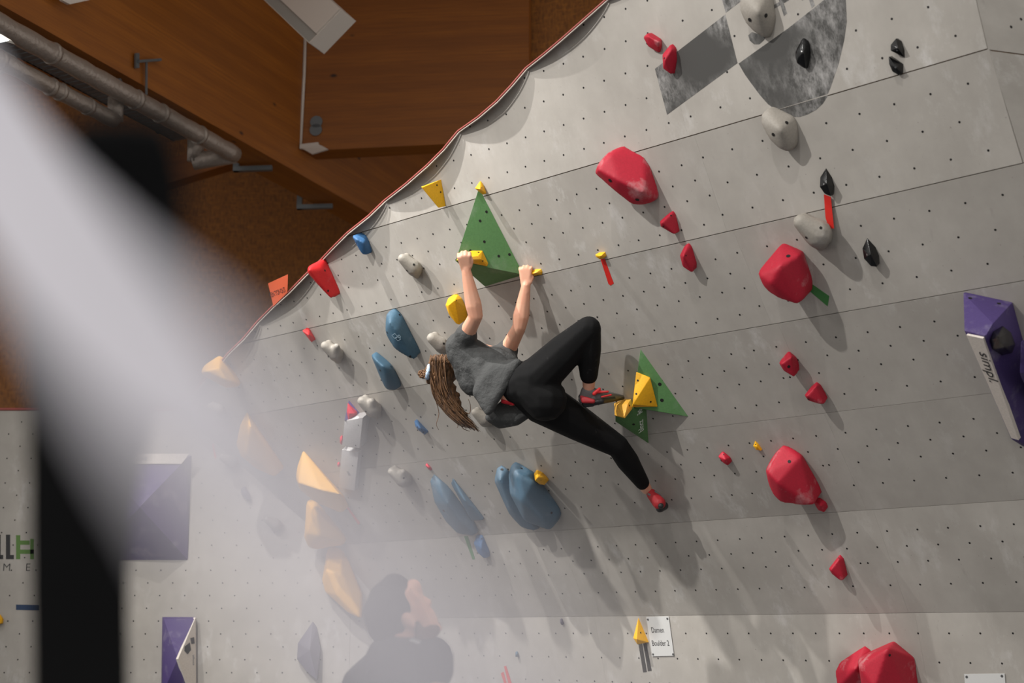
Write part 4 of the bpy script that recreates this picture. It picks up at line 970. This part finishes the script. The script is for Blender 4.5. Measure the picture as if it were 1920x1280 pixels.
def hand(wrist, kn, across, away, side, s=1.0, rad=.0092):
    d = (kn - wrist).normalized(); across = (across - d * across.dot(d)).normalized(); away = (away - d * away.dot(d) - across * away.dot(across)).normalized()
    H = []
    pal = []
    arc = [-.006, .002, .003, -.003]
    for i in range(4): pal += ball(kn + across * ((i - 1.5) * .0205 * s) + d * (arc[i] - .006) * s, .011 * s)
    for q_ in (-1, 1): pal += ball(wrist + d * .012 + across * q_ * .016 * s, .016 * s)
    H.append(pal)
    H.append(ball(wrist - d * .03, .027 * s) + ball(wrist + d * .012, .024 * s))
    for i in range(4):
        L_f = (0.92, 1.0, 0.97, 0.8)[i] * s
        b0 = kn + across * ((i - 1.5) * .0225 * s) + d * arc[i] * s; p1 = b0 + d * .014 * L_f + away * .034 * L_f + across * (i - 1.5) * .001
        p2 = p1 + away * .020 * L_f - d * .014 * L_f; p3 = p2 - d * .020 * L_f + away * .002
        H += caps([(b0, rad * 1.15 * s), (p1, rad * 1.02 * s), (p2, rad * .92 * s), (p3, rad * .85 * s)])
    b0 = wrist + d * .022 * s + across * side * .026 * s; p1 = b0 + d * .030 * s + across * side * .014 * s + away * .012 * s
    p2 = p1 + d * .022 * s - across * side * .006 * s + away * .018 * s; p3 = p2 + d * .006 * s - across * side * .016 * s + away * .010 * s
    H += caps([(b0, .015 * s), (p1, .0125 * s), (p2, .011 * s), (p3, .0095 * s)])
    return H
D8 = at_depth
J = dict(wl=D8(874, 507, 8.466), el=D8(892, 592, 8.514), sl=D8(862, 652, 8.708), wr=D8(986, 536, 8.664), er=D8(974, 612, 8.70), sr=D8(944, 672, 8.86),
         hr=D8(1004, 712, 8.50), kr=D8(1104, 616, 8.38), ar=D8(1104, 728, 8.525), hl=D8(1014, 752, 8.62), kl=D8(1158, 836, 8.726), al=D8(1212, 916, 8.94), hd=D8(834, 694, 8.86))
kn_l = D8(870, 480, 8.43); kn_r = D8(985, 503, 8.665)
view = FW
climber = empty('person', D8(985, 720, 8.6), 'climber in charcoal T-shirt and black leggings hanging from the green pyramid', 'person')
H = []
# arms
H += caps([(J['sl'], .06), (J['sl'].lerp(J['el'], .5), .050), (J['el'], .043)])
H += caps([(J['el'], .044), (J['el'].lerp(J['wl'], .25), .051), (J['el'].lerp(J['wl'], .65), .040), (J['wl'], .029)])
H += caps([(J['sr'], .06), (J['sr'].lerp(J['er'], .5), .050), (J['er'], .043)])
H += caps([(J['er'], .043), (J['er'].lerp(J['wr'], .28), .052), (J['er'].lerp(J['wr'], .65), .040), (J['wr'], .029)])
H += hand(J['wl'], kn_l, XR, FW + UP * .1, 1)
H += hand(J['wr'], kn_r, (XR * .8 - UP * .35), FW + XR * .5, 1)
# trunk, neck, head
ms = (J['sl'] + J['sr']) / 2; mh = (J['hl'] + J['hr']) / 2
H += caps([(J['sl'], .062), (J['sr'], .062)]); H += caps([(ms - UP * .03, .085), (ms.lerp(mh, .5), .085), (mh, .105)])
H += caps([(ms, .06), (J['hd'].lerp(ms, .35), .055)])
hf = (Vector((-0.30, 0.75, 0.35))).normalized()        # face direction: to the wall and up
hu = (J['hd'] - ms).normalized(); hu = (hu - hf * hu.dot(hf)).normalized(); hs_ = hf.cross(hu)
H.append(ell(J['hd'], (hs_ * .074, hf * .094, hu * .108)))
H.append(ball(J['hd'] + hf * .06 - hu * .085, .034) + ball(J['hd'] + hf * .03 - hu * .03, .06))
H.append(ball(J['hd'] + hf * .105 - hu * .022, .010) + ball(J['hd'] + hf * .09 + hu * .012, .009))
for q_ in (-1, 1): H.append(ell(J['hd'] + hs_ * q_ * .076 - hu * .01, (hs_ * .008, hf * .020, hu * .032)))
# legs
def leg_chain(h_, k_, a_, s=0.0): 
    return caps([(h_, .112 + s), (h_.lerp(k_, .45), .094 + s), (k_, .062 + s)]) + caps([(k_, .060 + s), (k_.lerp(a_, .32), .062 + s), (k_.lerp(a_, .7), .046 + s), (a_, .036 + s)])
H += leg_chain(J['hr'], J['kr'], J['ar']); H += leg_chain(J['hl'], J['kl'], J['al'])
body = obj_mesh('body', body_mesh(H, .0058, 3, .45), M['skin'], climber)
# leggings: pelvis and legs down to above the ankles
pelv = D8(1001, 733, 8.58)
Lg = [ball(J['hr'] + (J['hl'] - J['hr']) * -.05, .128) + ball(J['hl'], .132) + ball(D8(985, 722, 8.56), .135)]
Lg += [ball(D8(1022, 748, 8.49), .135) + ball(D8(1000, 724, 8.50), .125)]
Lg += [ball(D8(968, 700, 8.60), .085) + ball(D8(964, 728, 8.56), .09) + ball(D8(990, 725, 8.56), .13)]
kr_o = J['kr']
Lg += caps([(J['hr'], .130), (J['hr'].lerp(kr_o, .5), .112), (kr_o, .076)]) + caps([(kr_o, .074), (kr_o.lerp(J['ar'], .35), .076), (kr_o.lerp(J['ar'], .78), .056)])
Lg += caps([(J['hl'], .135), (J['hl'].lerp(J['kl'], .5), .108), (J['kl'], .072)]) + caps([(J['kl'], .070), (J['kl'].lerp(J['al'], .35), .072), (J['kl'].lerp(J['al'], .86), .047)])
leg = obj_mesh('leggings', body_mesh(Lg, .009, 6, .5), M['legging'], climber)
# T-shirt
T = [ball(J['sl'] + UP * .005, .095) + ball(D8(905, 682, 8.68), .115) + ball(D8(890, 712, 8.70), .10)]
T += [ball(D8(905, 680, 8.66), .105) + ball(D8(932, 678, 8.66), .085) + ball(D8(948, 692, 8.62), .07) + ball(D8(915, 720, 8.60), .085)]
T += [ball(J['sr'], .092) + ball(D8(915, 678, 8.70), .095) + ball(D8(950, 684, 8.66), .075)]
T += [ball(D8(958, 688, 8.55), .05) + ball(D8(920, 700, 8.58), .07) + ball(D8(936, 735, 8.50), .03) + ball(D8(915, 772, 8.50), .022) + ball(D8(970, 680, 8.50), .028) + ball(D8(900, 735, 8.56), .05)]
T += caps([(J['sl'], .085), (J['sl'].lerp(J['el'], .42), .070)])
T += caps([(J['sr'], .085), (J['sr'].lerp(J['er'], .26), .070)])
me = body_mesh(T, .009, 5, .5)
tx = bpy.data.textures.new('folds', 'CLOUDS'); tx.noise_scale = 0.09; tx.noise_depth = 2
me = modified(me, [('DISPLACE', dict(texture=tx, strength=.018, mid_level=.5, texture_coords='GLOBAL')), ('SMOOTH', dict(iterations=2, factor=.4))]); me.shade_smooth()
tee = obj_mesh('t_shirt', me, M['tee'], climber)
# loose shirt front hanging under the belly, waistband glimpse
Fh = [ball(D8(918, 782, 8.62), .03) + ball(D8(938, 790, 8.66), .045) + ball(D8(965, 782, 8.62), .055) + ball(D8(985, 770, 8.62), .05) + ball(D8(945, 762, 8.64), .04)]
fr_ = obj_mesh('shirt_front', body_mesh(Fh, .009, 6, .5), M['tee'], climber)
wbnd = [ball(D8(943, 752, 8.535), .014) + ball(D8(962, 757, 8.54), .012)]
obj_mesh('waist_band', body_mesh(wbnd, .004, 2), M['bra_red'], climber)
wsk = [ball(D8(944, 742, 8.55), .030) + ball(D8(958, 735, 8.55), .04) + ball(D8(960, 752, 8.56), .03)]
obj_mesh('bare_waist', body_mesh(wsk, .006, 3), M['skin'], climber)
# hair
hp = J['hd']
Hc = [ell(hp - hf * .012 + hu * .006, (hs_ * .088, hf * .098, hu * .120))]
hair = obj_mesh('hair', body_mesh(Hc, .008, 3), M['hair'], climber)
rnd = random.Random(3)
def spline(ps, n=10):
    out = []
    for i in range(n + 1):
        t_ = i / n * (len(ps) - 1); j = min(int(t_), len(ps) - 2); w_ = t_ - j
        p0, p1, p2, p3 = ps[max(j - 1, 0)], ps[j], ps[j + 1], ps[min(j + 2, len(ps) - 1)]
        out.append(0.5 * ((2 * p1) + (p2 - p0) * w_ + (2 * p0 - 5 * p1 + 4 * p2 - p3) * w_ ** 2 + (3 * p1 - p0 - 3 * p2 + p3) * w_ ** 3))
    return out
pr = []
mass = [ball(D8(824, 690, 8.80), .075) + ball(D8(833, 722, 8.80), .06), ball(D8(833, 722, 8.80), .06) + ball(D8(848, 752, 8.80), .052), ball(D8(848, 752, 8.80), .052) + ball(D8(862, 778, 8.80), .034), ball(D8(862, 778, 8.80), .034) + ball(D8(870, 794, 8.80), .012), ball(D8(812, 690, 8.77), .045) + ball(D8(806, 715, 8.78), .022)]
mm_ = body_mesh(mass, .008, 3); tx2 = bpy.data.textures.new('locks', 'CLOUDS'); tx2.noise_scale = 0.035; tx2.noise_depth = 2
mm_ = modified(mm_, [('DISPLACE', dict(texture=tx2, strength=.035, mid_level=.5, texture_coords='GLOBAL'))]); mm_.shade_smooth()
obj_mesh('hair_locks', mm_, M['hair'], hair)
for i in range(520):
    a = rnd.random(); dz = 8.76 + rnd.uniform(-.055, .045)
    ph = rnd.uniform(0, 6.28); am = rnd.uniform(1.0, 3.2)
    x0 = 806 + a * 28; y0 = 664 + rnd.random() * 52
    ye = 752 + 50 * rnd.random() ** .7 + 8 * a
    ps = []
    for j in range(6):
        t_ = j / 5; yy = y0 + (ye - y0) * t_
        cx0 = 816 + (yy - 664) * (.14 + .0024 * (yy - 664)); wd_ = 17 - 3 * abs(t_ - .2)
        xx = x0 * (1 - t_) + (cx0 + (a - .5) * 2 * wd_) * t_ + am * math.sin(ph + t_ * 7) * t_
        ps.append(D8(xx, yy, dz + .012 * math.sin(ph * 2 + t_ * 6)))
    w0 = rnd.uniform(.0016, .0042); sp = spline(ps, 12)
    pr.append(tube(sp, [w0 * (1 - .7 * (j / 12) ** 3) for j in range(13)], 4))
for ps in ([(812, 728), (817, 750), (823, 775), (818, 795), (823, 806)], [(842, 745), (846, 775), (858, 795), (857, 802)], [(868, 770), (880, 775), (882, 760), (878, 748)], [(850, 770), (866, 800), (874, 806), (881, 808)]):
    sp = spline([D8(x, y, 8.77) for x, y in ps], 14); pr.append(tube(sp, [.0035 * (1 - .6 * j / 14) for j in range(15)], 5))
for i in range(70):          # swept hair over the crown towards the bun
    a0 = rnd.random(); st_ = (808 + 24 * rnd.random(), 664 + 12 * rnd.random()); dz = 8.745
    ps = [D8(st_[0] + 10, st_[1], dz + .01), D8(812 + 12 * rnd.random(), 684 + 10 * rnd.random(), dz - .01), D8(803 + rnd.gauss(0, 2), 698 + rnd.gauss(0, 4), dz)]
    pr.append(tube(spline(ps, 6), .0045, 5))
for i in range(120):
    a0 = rnd.uniform(0, 6.28); c_ = D8(793, 701, 8.74); rr_ = .030 * rnd.uniform(.25, 1)
    ps = [c_ + (XR * math.cos(a0 + t_) + UP * math.sin(a0 + t_) * (1 - .1 * rnd.random())) * rr_ * (1 - .35 * rnd.random()) + FW * rnd.uniform(-.02, .02) for t_ in (0, .8, 1.6)]
    pr.append(tube(spline(ps, 6), .0045, 5))
v_, f_ = merge(pr); o = obj('hair_strands', v_, f_, M['hair'], hair, smooth=True); o['kind'] = 'stuff'
tr_ = [D8(803, 697, 8.735) + (UP * math.cos(t_) + FW * math.sin(t_) + XR * .15 * math.cos(t_)) * .036 for t_ in [2 * math.pi * i / 24 for i in range(25)]]
v_, f_ = tube(tr_, [.012 + .003 * math.sin(i * 2.7) for i in range(25)], 8); obj('scrunchie', v_, f_, M['scrunchie'], climber, smooth=True)
# climbing shoes
tip, _n1 = surface_hit(YF, 1168, 751)
tipd = (tip - CAM).dot(FW) if tip else 8.5
sh = [ball(D8(1093, 748, 8.53), .030) + ball(D8(1101, 734, 8.53), .040) + ball(D8(1122, 742, 8.52), .036)]
sh += [ball(D8(1122, 742, 8.52), .036) + ball(D8(1146, 743, (8.52 + tipd) / 2), .028) + ball(D8(1167, 744, tipd - .01), .013)]
shoe = obj_mesh('climbing_shoe', body_mesh(sh, .005, 4), M['shoe_grey'], climber)
so = [ball(D8(1098, 757, 8.525), .022) + ball(D8(1110, 757, 8.52), .018) + ball(D8(1090, 744, 8.53), .020), ball(D8(1104, 757, 8.52), .018) + ball(D8(1128, 751, 8.51), .020) + ball(D8(1148, 747, (8.50 + tipd) / 2), .022), ball(D8(1143, 748, (8.50 + tipd) / 2), .022) + ball(D8(1168, 746, tipd - .012), .012)]
obj_mesh('rubber_sole', body_mesh(so, .0045, 3), M['rubber'], shoe)
rp = [ball(D8(1090, 744, 8.49), .010) + ball(D8(1112, 752, 8.475), .014) + ball(D8(1094, 752, 8.485), .013)]
obj_mesh('red_heel_panel', body_mesh(rp, .004, 2), M['shoe_red'], shoe)
st2 = [ball(D8(1114, 738, 8.475), .012) + ball(D8(1124, 729, 8.475), .010), ball(D8(1122, 735, 8.475), .008) + ball(D8(1140, 734, 8.48), .007), ball(D8(1128, 744, 8.475), .006) + ball(D8(1146, 740, 8.482), .006)]
obj_mesh('strap', body_mesh(st2, .004, 2), M['scarlet'], shoe)
toe2 = W(1240, 946, .022, 4); hl2 = D8(1236, 943, 8.87)
sh = [ball(hl2, .042) + ball(toe2, .03) + ball(D8(1222, 926, 8.93), .034)]
shoe2 = obj_mesh('climbing_shoe', body_mesh(sh, .005, 4), M['shoe_red'], climber)
obj_mesh('rubber_sole', body_mesh([ball(D8(1239, 948, 8.838), .020), ball(D8(1237, 953, 8.87), .026) + ball(D8(1246, 948, 8.9), .026)], .0045, 3), M['rubber'], shoe2)
obj_mesh('strap', body_mesh([ball(D8(1216, 926, 8.905), .008) + ball(D8(1226, 932, 8.885), .009), ball(D8(1229, 921, 8.90), .008) + ball(D8(1238, 930, 8.89), .009)], .004, 2), M['shoe_grey'], shoe2)

# ---- standing man, looking up
DM = 4.9
def m_(x, y, d=0.0): return at_depth(x, y, DM + d)
man = empty('person', Vector((m_(745, 1250).x, m_(745, 1250).y, 0)), 'bearded man in a black T-shirt standing below and looking up', 'person')
Hm = []
hc = m_(747, 1143)
fd = (m_(812, 1120) - m_(745, 1148)).normalized(); hu2 = (m_(735, 1080) - m_(760, 1190)).normalized(); hu2 = (hu2 - fd * hu2.dot(fd)).normalized(); hs2 = fd.cross(hu2)
Hm.append(ell(hc, (hs2 * .078, fd * .100, hu2 * .105)))
face = [m_(772, 1095), m_(789, 1112), m_(787, 1122), m_(800, 1150), m_(822, 1178), m_(812, 1192), m_(785, 1190), m_(770, 1150), m_(760, 1110)]
Hm.append([p + hs2 * q_ for p in face for q_ in (-.05, .05)] + ball(m_(780, 1150), .055))
Hm.append(ball(m_(789, 1117), .010) + ball(m_(805, 1128), .013) + ball(m_(798, 1136), .016))
Hm.append(ball(m_(811, 1152), .012) + ball(m_(806, 1150), .022)); Hm.append(ball(m_(817, 1160), .012) + ball(m_(810, 1162), .022))
Hm.append(ball(m_(822, 1176), .016) + ball(m_(808, 1182), .03))
Hm.append(ball(m_(788, 1110), .012) + ball(m_(776, 1100), .03))
side = -1 if (hs2.dot(FW) > 0) else 1
ec = m_(771, 1157) + hs2 * side * .070
Hm.append(ell(ec, (hs2 * .010, (fd * .6 + hu2 * .2) * .026, (hu2 - fd * .3) * .034)))
Hm += caps([(m_(757, 1185), .060), (m_(755, 1225), .068)])
shm = m_(752, 1250); gz = lambda x, y, z: Vector((x, y, z))
sR = m_(806, 1236, -.03); sL = m_(684, 1290, .02)
Hm += caps([(sR, .068), (sL, .072)]); Hm += [ball(shm, .11) + ball(shm - UP * .38, .135)] + caps([(shm - UP * .38, .135), (shm - UP * .55, .15)])
for s_, sh_ in ((1, sR), (-1, sL)):
    el_ = sh_ - UP * .29 + XR * .03 * s_ + Vector((0, -.06 if s_ > 0 else -.03, 0)); wr_ = el_ - UP * .23 + Vector((.05, .10, 0))
    Hm += caps([(sh_, .06), (sh_.lerp(el_, .5), .05), (el_, .043)]) + caps([(el_, .044), (el_.lerp(wr_, .3), .046), (wr_, .03)])
    Hm += hand(wr_, wr_ - UP * .085 + Vector((.02, .03, 0)), Vector((0, 1, 0)), -XR * s_ * 1.0, 1)
    hp_ = shm - UP * .58 + XR * .09 * s_; kn_ = Vector((hp_.x + .01 * s_, hp_.y, .50)); an_ = Vector((kn_.x, kn_.y + .02, .09))
    Hm += caps([(hp_, .095), (kn_, .062)]) + caps([(kn_, .06), (kn_.lerp(an_, .3), .062), (an_, .04)])
    Hm += caps([(an_ - UP * .045, .045), (an_ + Vector((.13, .10, -.055)), .032)])
bm_ = obj_mesh('body', body_mesh(Hm, .0075, 3, .45), M['skin_m'], man)
Tm = [ball(sR + XR * .002, .085) + ball(sL, .088) + ball(shm + UP * .02, .10), ball(shm, .135) + ball(shm - UP * .5, .155), ball(m_(757, 1214), .076) + ball(shm + UP * .03, .10), ball(sR - UP * .02 - XR * .03, .08) + ball(shm - UP * .3, .14), ball(sL - UP * .05, .09) + ball(shm - UP * .3, .14)]
for sh_, s_ in ((sR, 1), (sL, -1)): Tm += caps([(sh_, .082), (sh_ - UP * (.03 if s_ > 0 else .10) + XR * .012 * s_ + Vector((0, -.01, 0)), .076)])
tm_ = obj_mesh('t_shirt', body_mesh(Tm, .010, 5), M['tee_m'], man)
obj_mesh('collar_mark', body_mesh([ball(m_(771, 1199, -.085), .005) + ball(m_(785, 1204, -.07), .006), ball(m_(785, 1204, -.07), .006) + ball(m_(797, 1206, -.05), .004)], .003, 1), M['paper'], man)
Pm = []
for s_ in (1, -1):
    hp_ = shm - UP * .58 + XR * .09 * s_; kn_ = Vector((hp_.x + .01 * s_, hp_.y, .50)); an_ = Vector((kn_.x, kn_.y + .02, .12)); Pm += caps([(hp_ + UP * .05, .125), (hp_, .115), (kn_, .082)]) + caps([(kn_, .08), (an_, .06)])
obj_mesh('trousers', body_mesh(Pm, .012, 4), M['jean'], man)
for s_ in (1, -1):
    hp_ = shm - UP * .58 + XR * .09 * s_; an_ = Vector((hp_.x + .01 * s_, hp_.y + .02, .09))
    obj_mesh('shoe', body_mesh([ball(an_ - UP * .04, .05) + ball(an_ + Vector((.13, .10, -.055)), .037)] , .01, 3), M['rubber'], man)
Hh = [ell(hc - fd * .010 + hu2 * .006, (hs2 * .084, fd * .104, hu2 * .111)), ball(m_(715, 1180), .05) + ball(m_(735, 1190), .055) + ball(m_(710, 1150), .06), ball(m_(757, 1093), .022) + ball(m_(740, 1100), .05)]
hm = body_mesh(Hh, .008, 3)
hm_o = obj_mesh('hair', hm, M['hair_m'], man)
bd = [ [p + hs2 * q_ for p in (m_(790, 1172), m_(812, 1163), m_(826, 1172), m_(828, 1180), m_(812, 1194), m_(790, 1194)) for q_ in (-.055, .055)], ball(m_(785, 1165) + hs2 * side * .052, .016) + ball(m_(790, 1185) + hs2 * side * .045, .022) ]
obj_mesh('beard', body_mesh(bd, .006, 5), M['beard'], man)
# ---------------------------------------------------------------- straps hanging close to the lens, far out of focus
M['webbing_white'] = cloth_mat('white_webbing', srgb(226, 224, 234), 0, .2); M['webbing_black'] = cloth_mat('black_webbing', srgb(10, 10, 11), 0, .2)
def band(name, pts, mat, label, thick=.004):
    # pts: (x, y, distance, width in m, edge direction in pixels)
    cs = [at_depth(x, y, d) for x, y, d, w_ in pts]; ws = [w_ for *_, w_ in pts]
    n_ = 8 * (len(pts) - 1); C_ = spline(cs, n_)
    Wd = [ws[min(int(i / n_ * (len(ws) - 1)), len(ws) - 2)] * (1 - (i / n_ * (len(ws) - 1) - min(int(i / n_ * (len(ws) - 1)), len(ws) - 2))) + ws[min(int(i / n_ * (len(ws) - 1)) + 1, len(ws) - 1)] * (i / n_ * (len(ws) - 1) - min(int(i / n_ * (len(ws) - 1)), len(ws) - 2)) for i in range(n_ + 1)]
    vs, fs = [], []
    M_ = 7
    for i, c in enumerate(C_):
        d = (C_[min(i + 1, n_)] - C_[max(i - 1, 0)]).normalized(); v = (c - CAM).normalized()
        a = d.cross(v).normalized(); b = a.cross(d).normalized()
        for s_ in (1, -1):
            for j in range(M_):
                t_ = (j / (M_ - 1) - .5) * s_
                vs.append(c + a * Wd[i] * t_ + b * (thick * .5 * s_ + .06 * Wd[i] * math.cos(t_ * math.pi)))
    q_ = 2 * M_
    for i in range(n_):
        for j in range(q_): fs.append((i * q_ + j, i * q_ + (j + 1) % q_, (i + 1) * q_ + (j + 1) % q_, (i + 1) * q_ + j))
    fs += [tuple(range(q_)), tuple(range(n_ * q_, (n_ + 1) * q_))[::-1]]
    o = obj(name, vs, fs, M[mat], smooth=True, sharp=50); tag(o, label, 'strap'); return o
band('strap', [(-170, 30, .75, .05), (-20, 260, .62, .043), (115, 470, .42, .038), (285, 680, .27, .0285), (465, 890, .175, .0165), (690, 1130, .130, .0136), (890, 1370, .112, .0125), (1080, 1800, .11, .0110)], 'webbing_white', 'white webbing strap hanging so close that it blurs into a veil')
band('strap', [(150, 1500, 1.5, .10), (152, 1280, 1.45, .092), (150, 1050, 1.3, .085), (165, 800, 1.05, .084), (190, 560, .8, .088), (225, 360, .66, .062), (225, 225, .62, .040)], 'webbing_black', 'black padded strap standing blurred behind the white one')
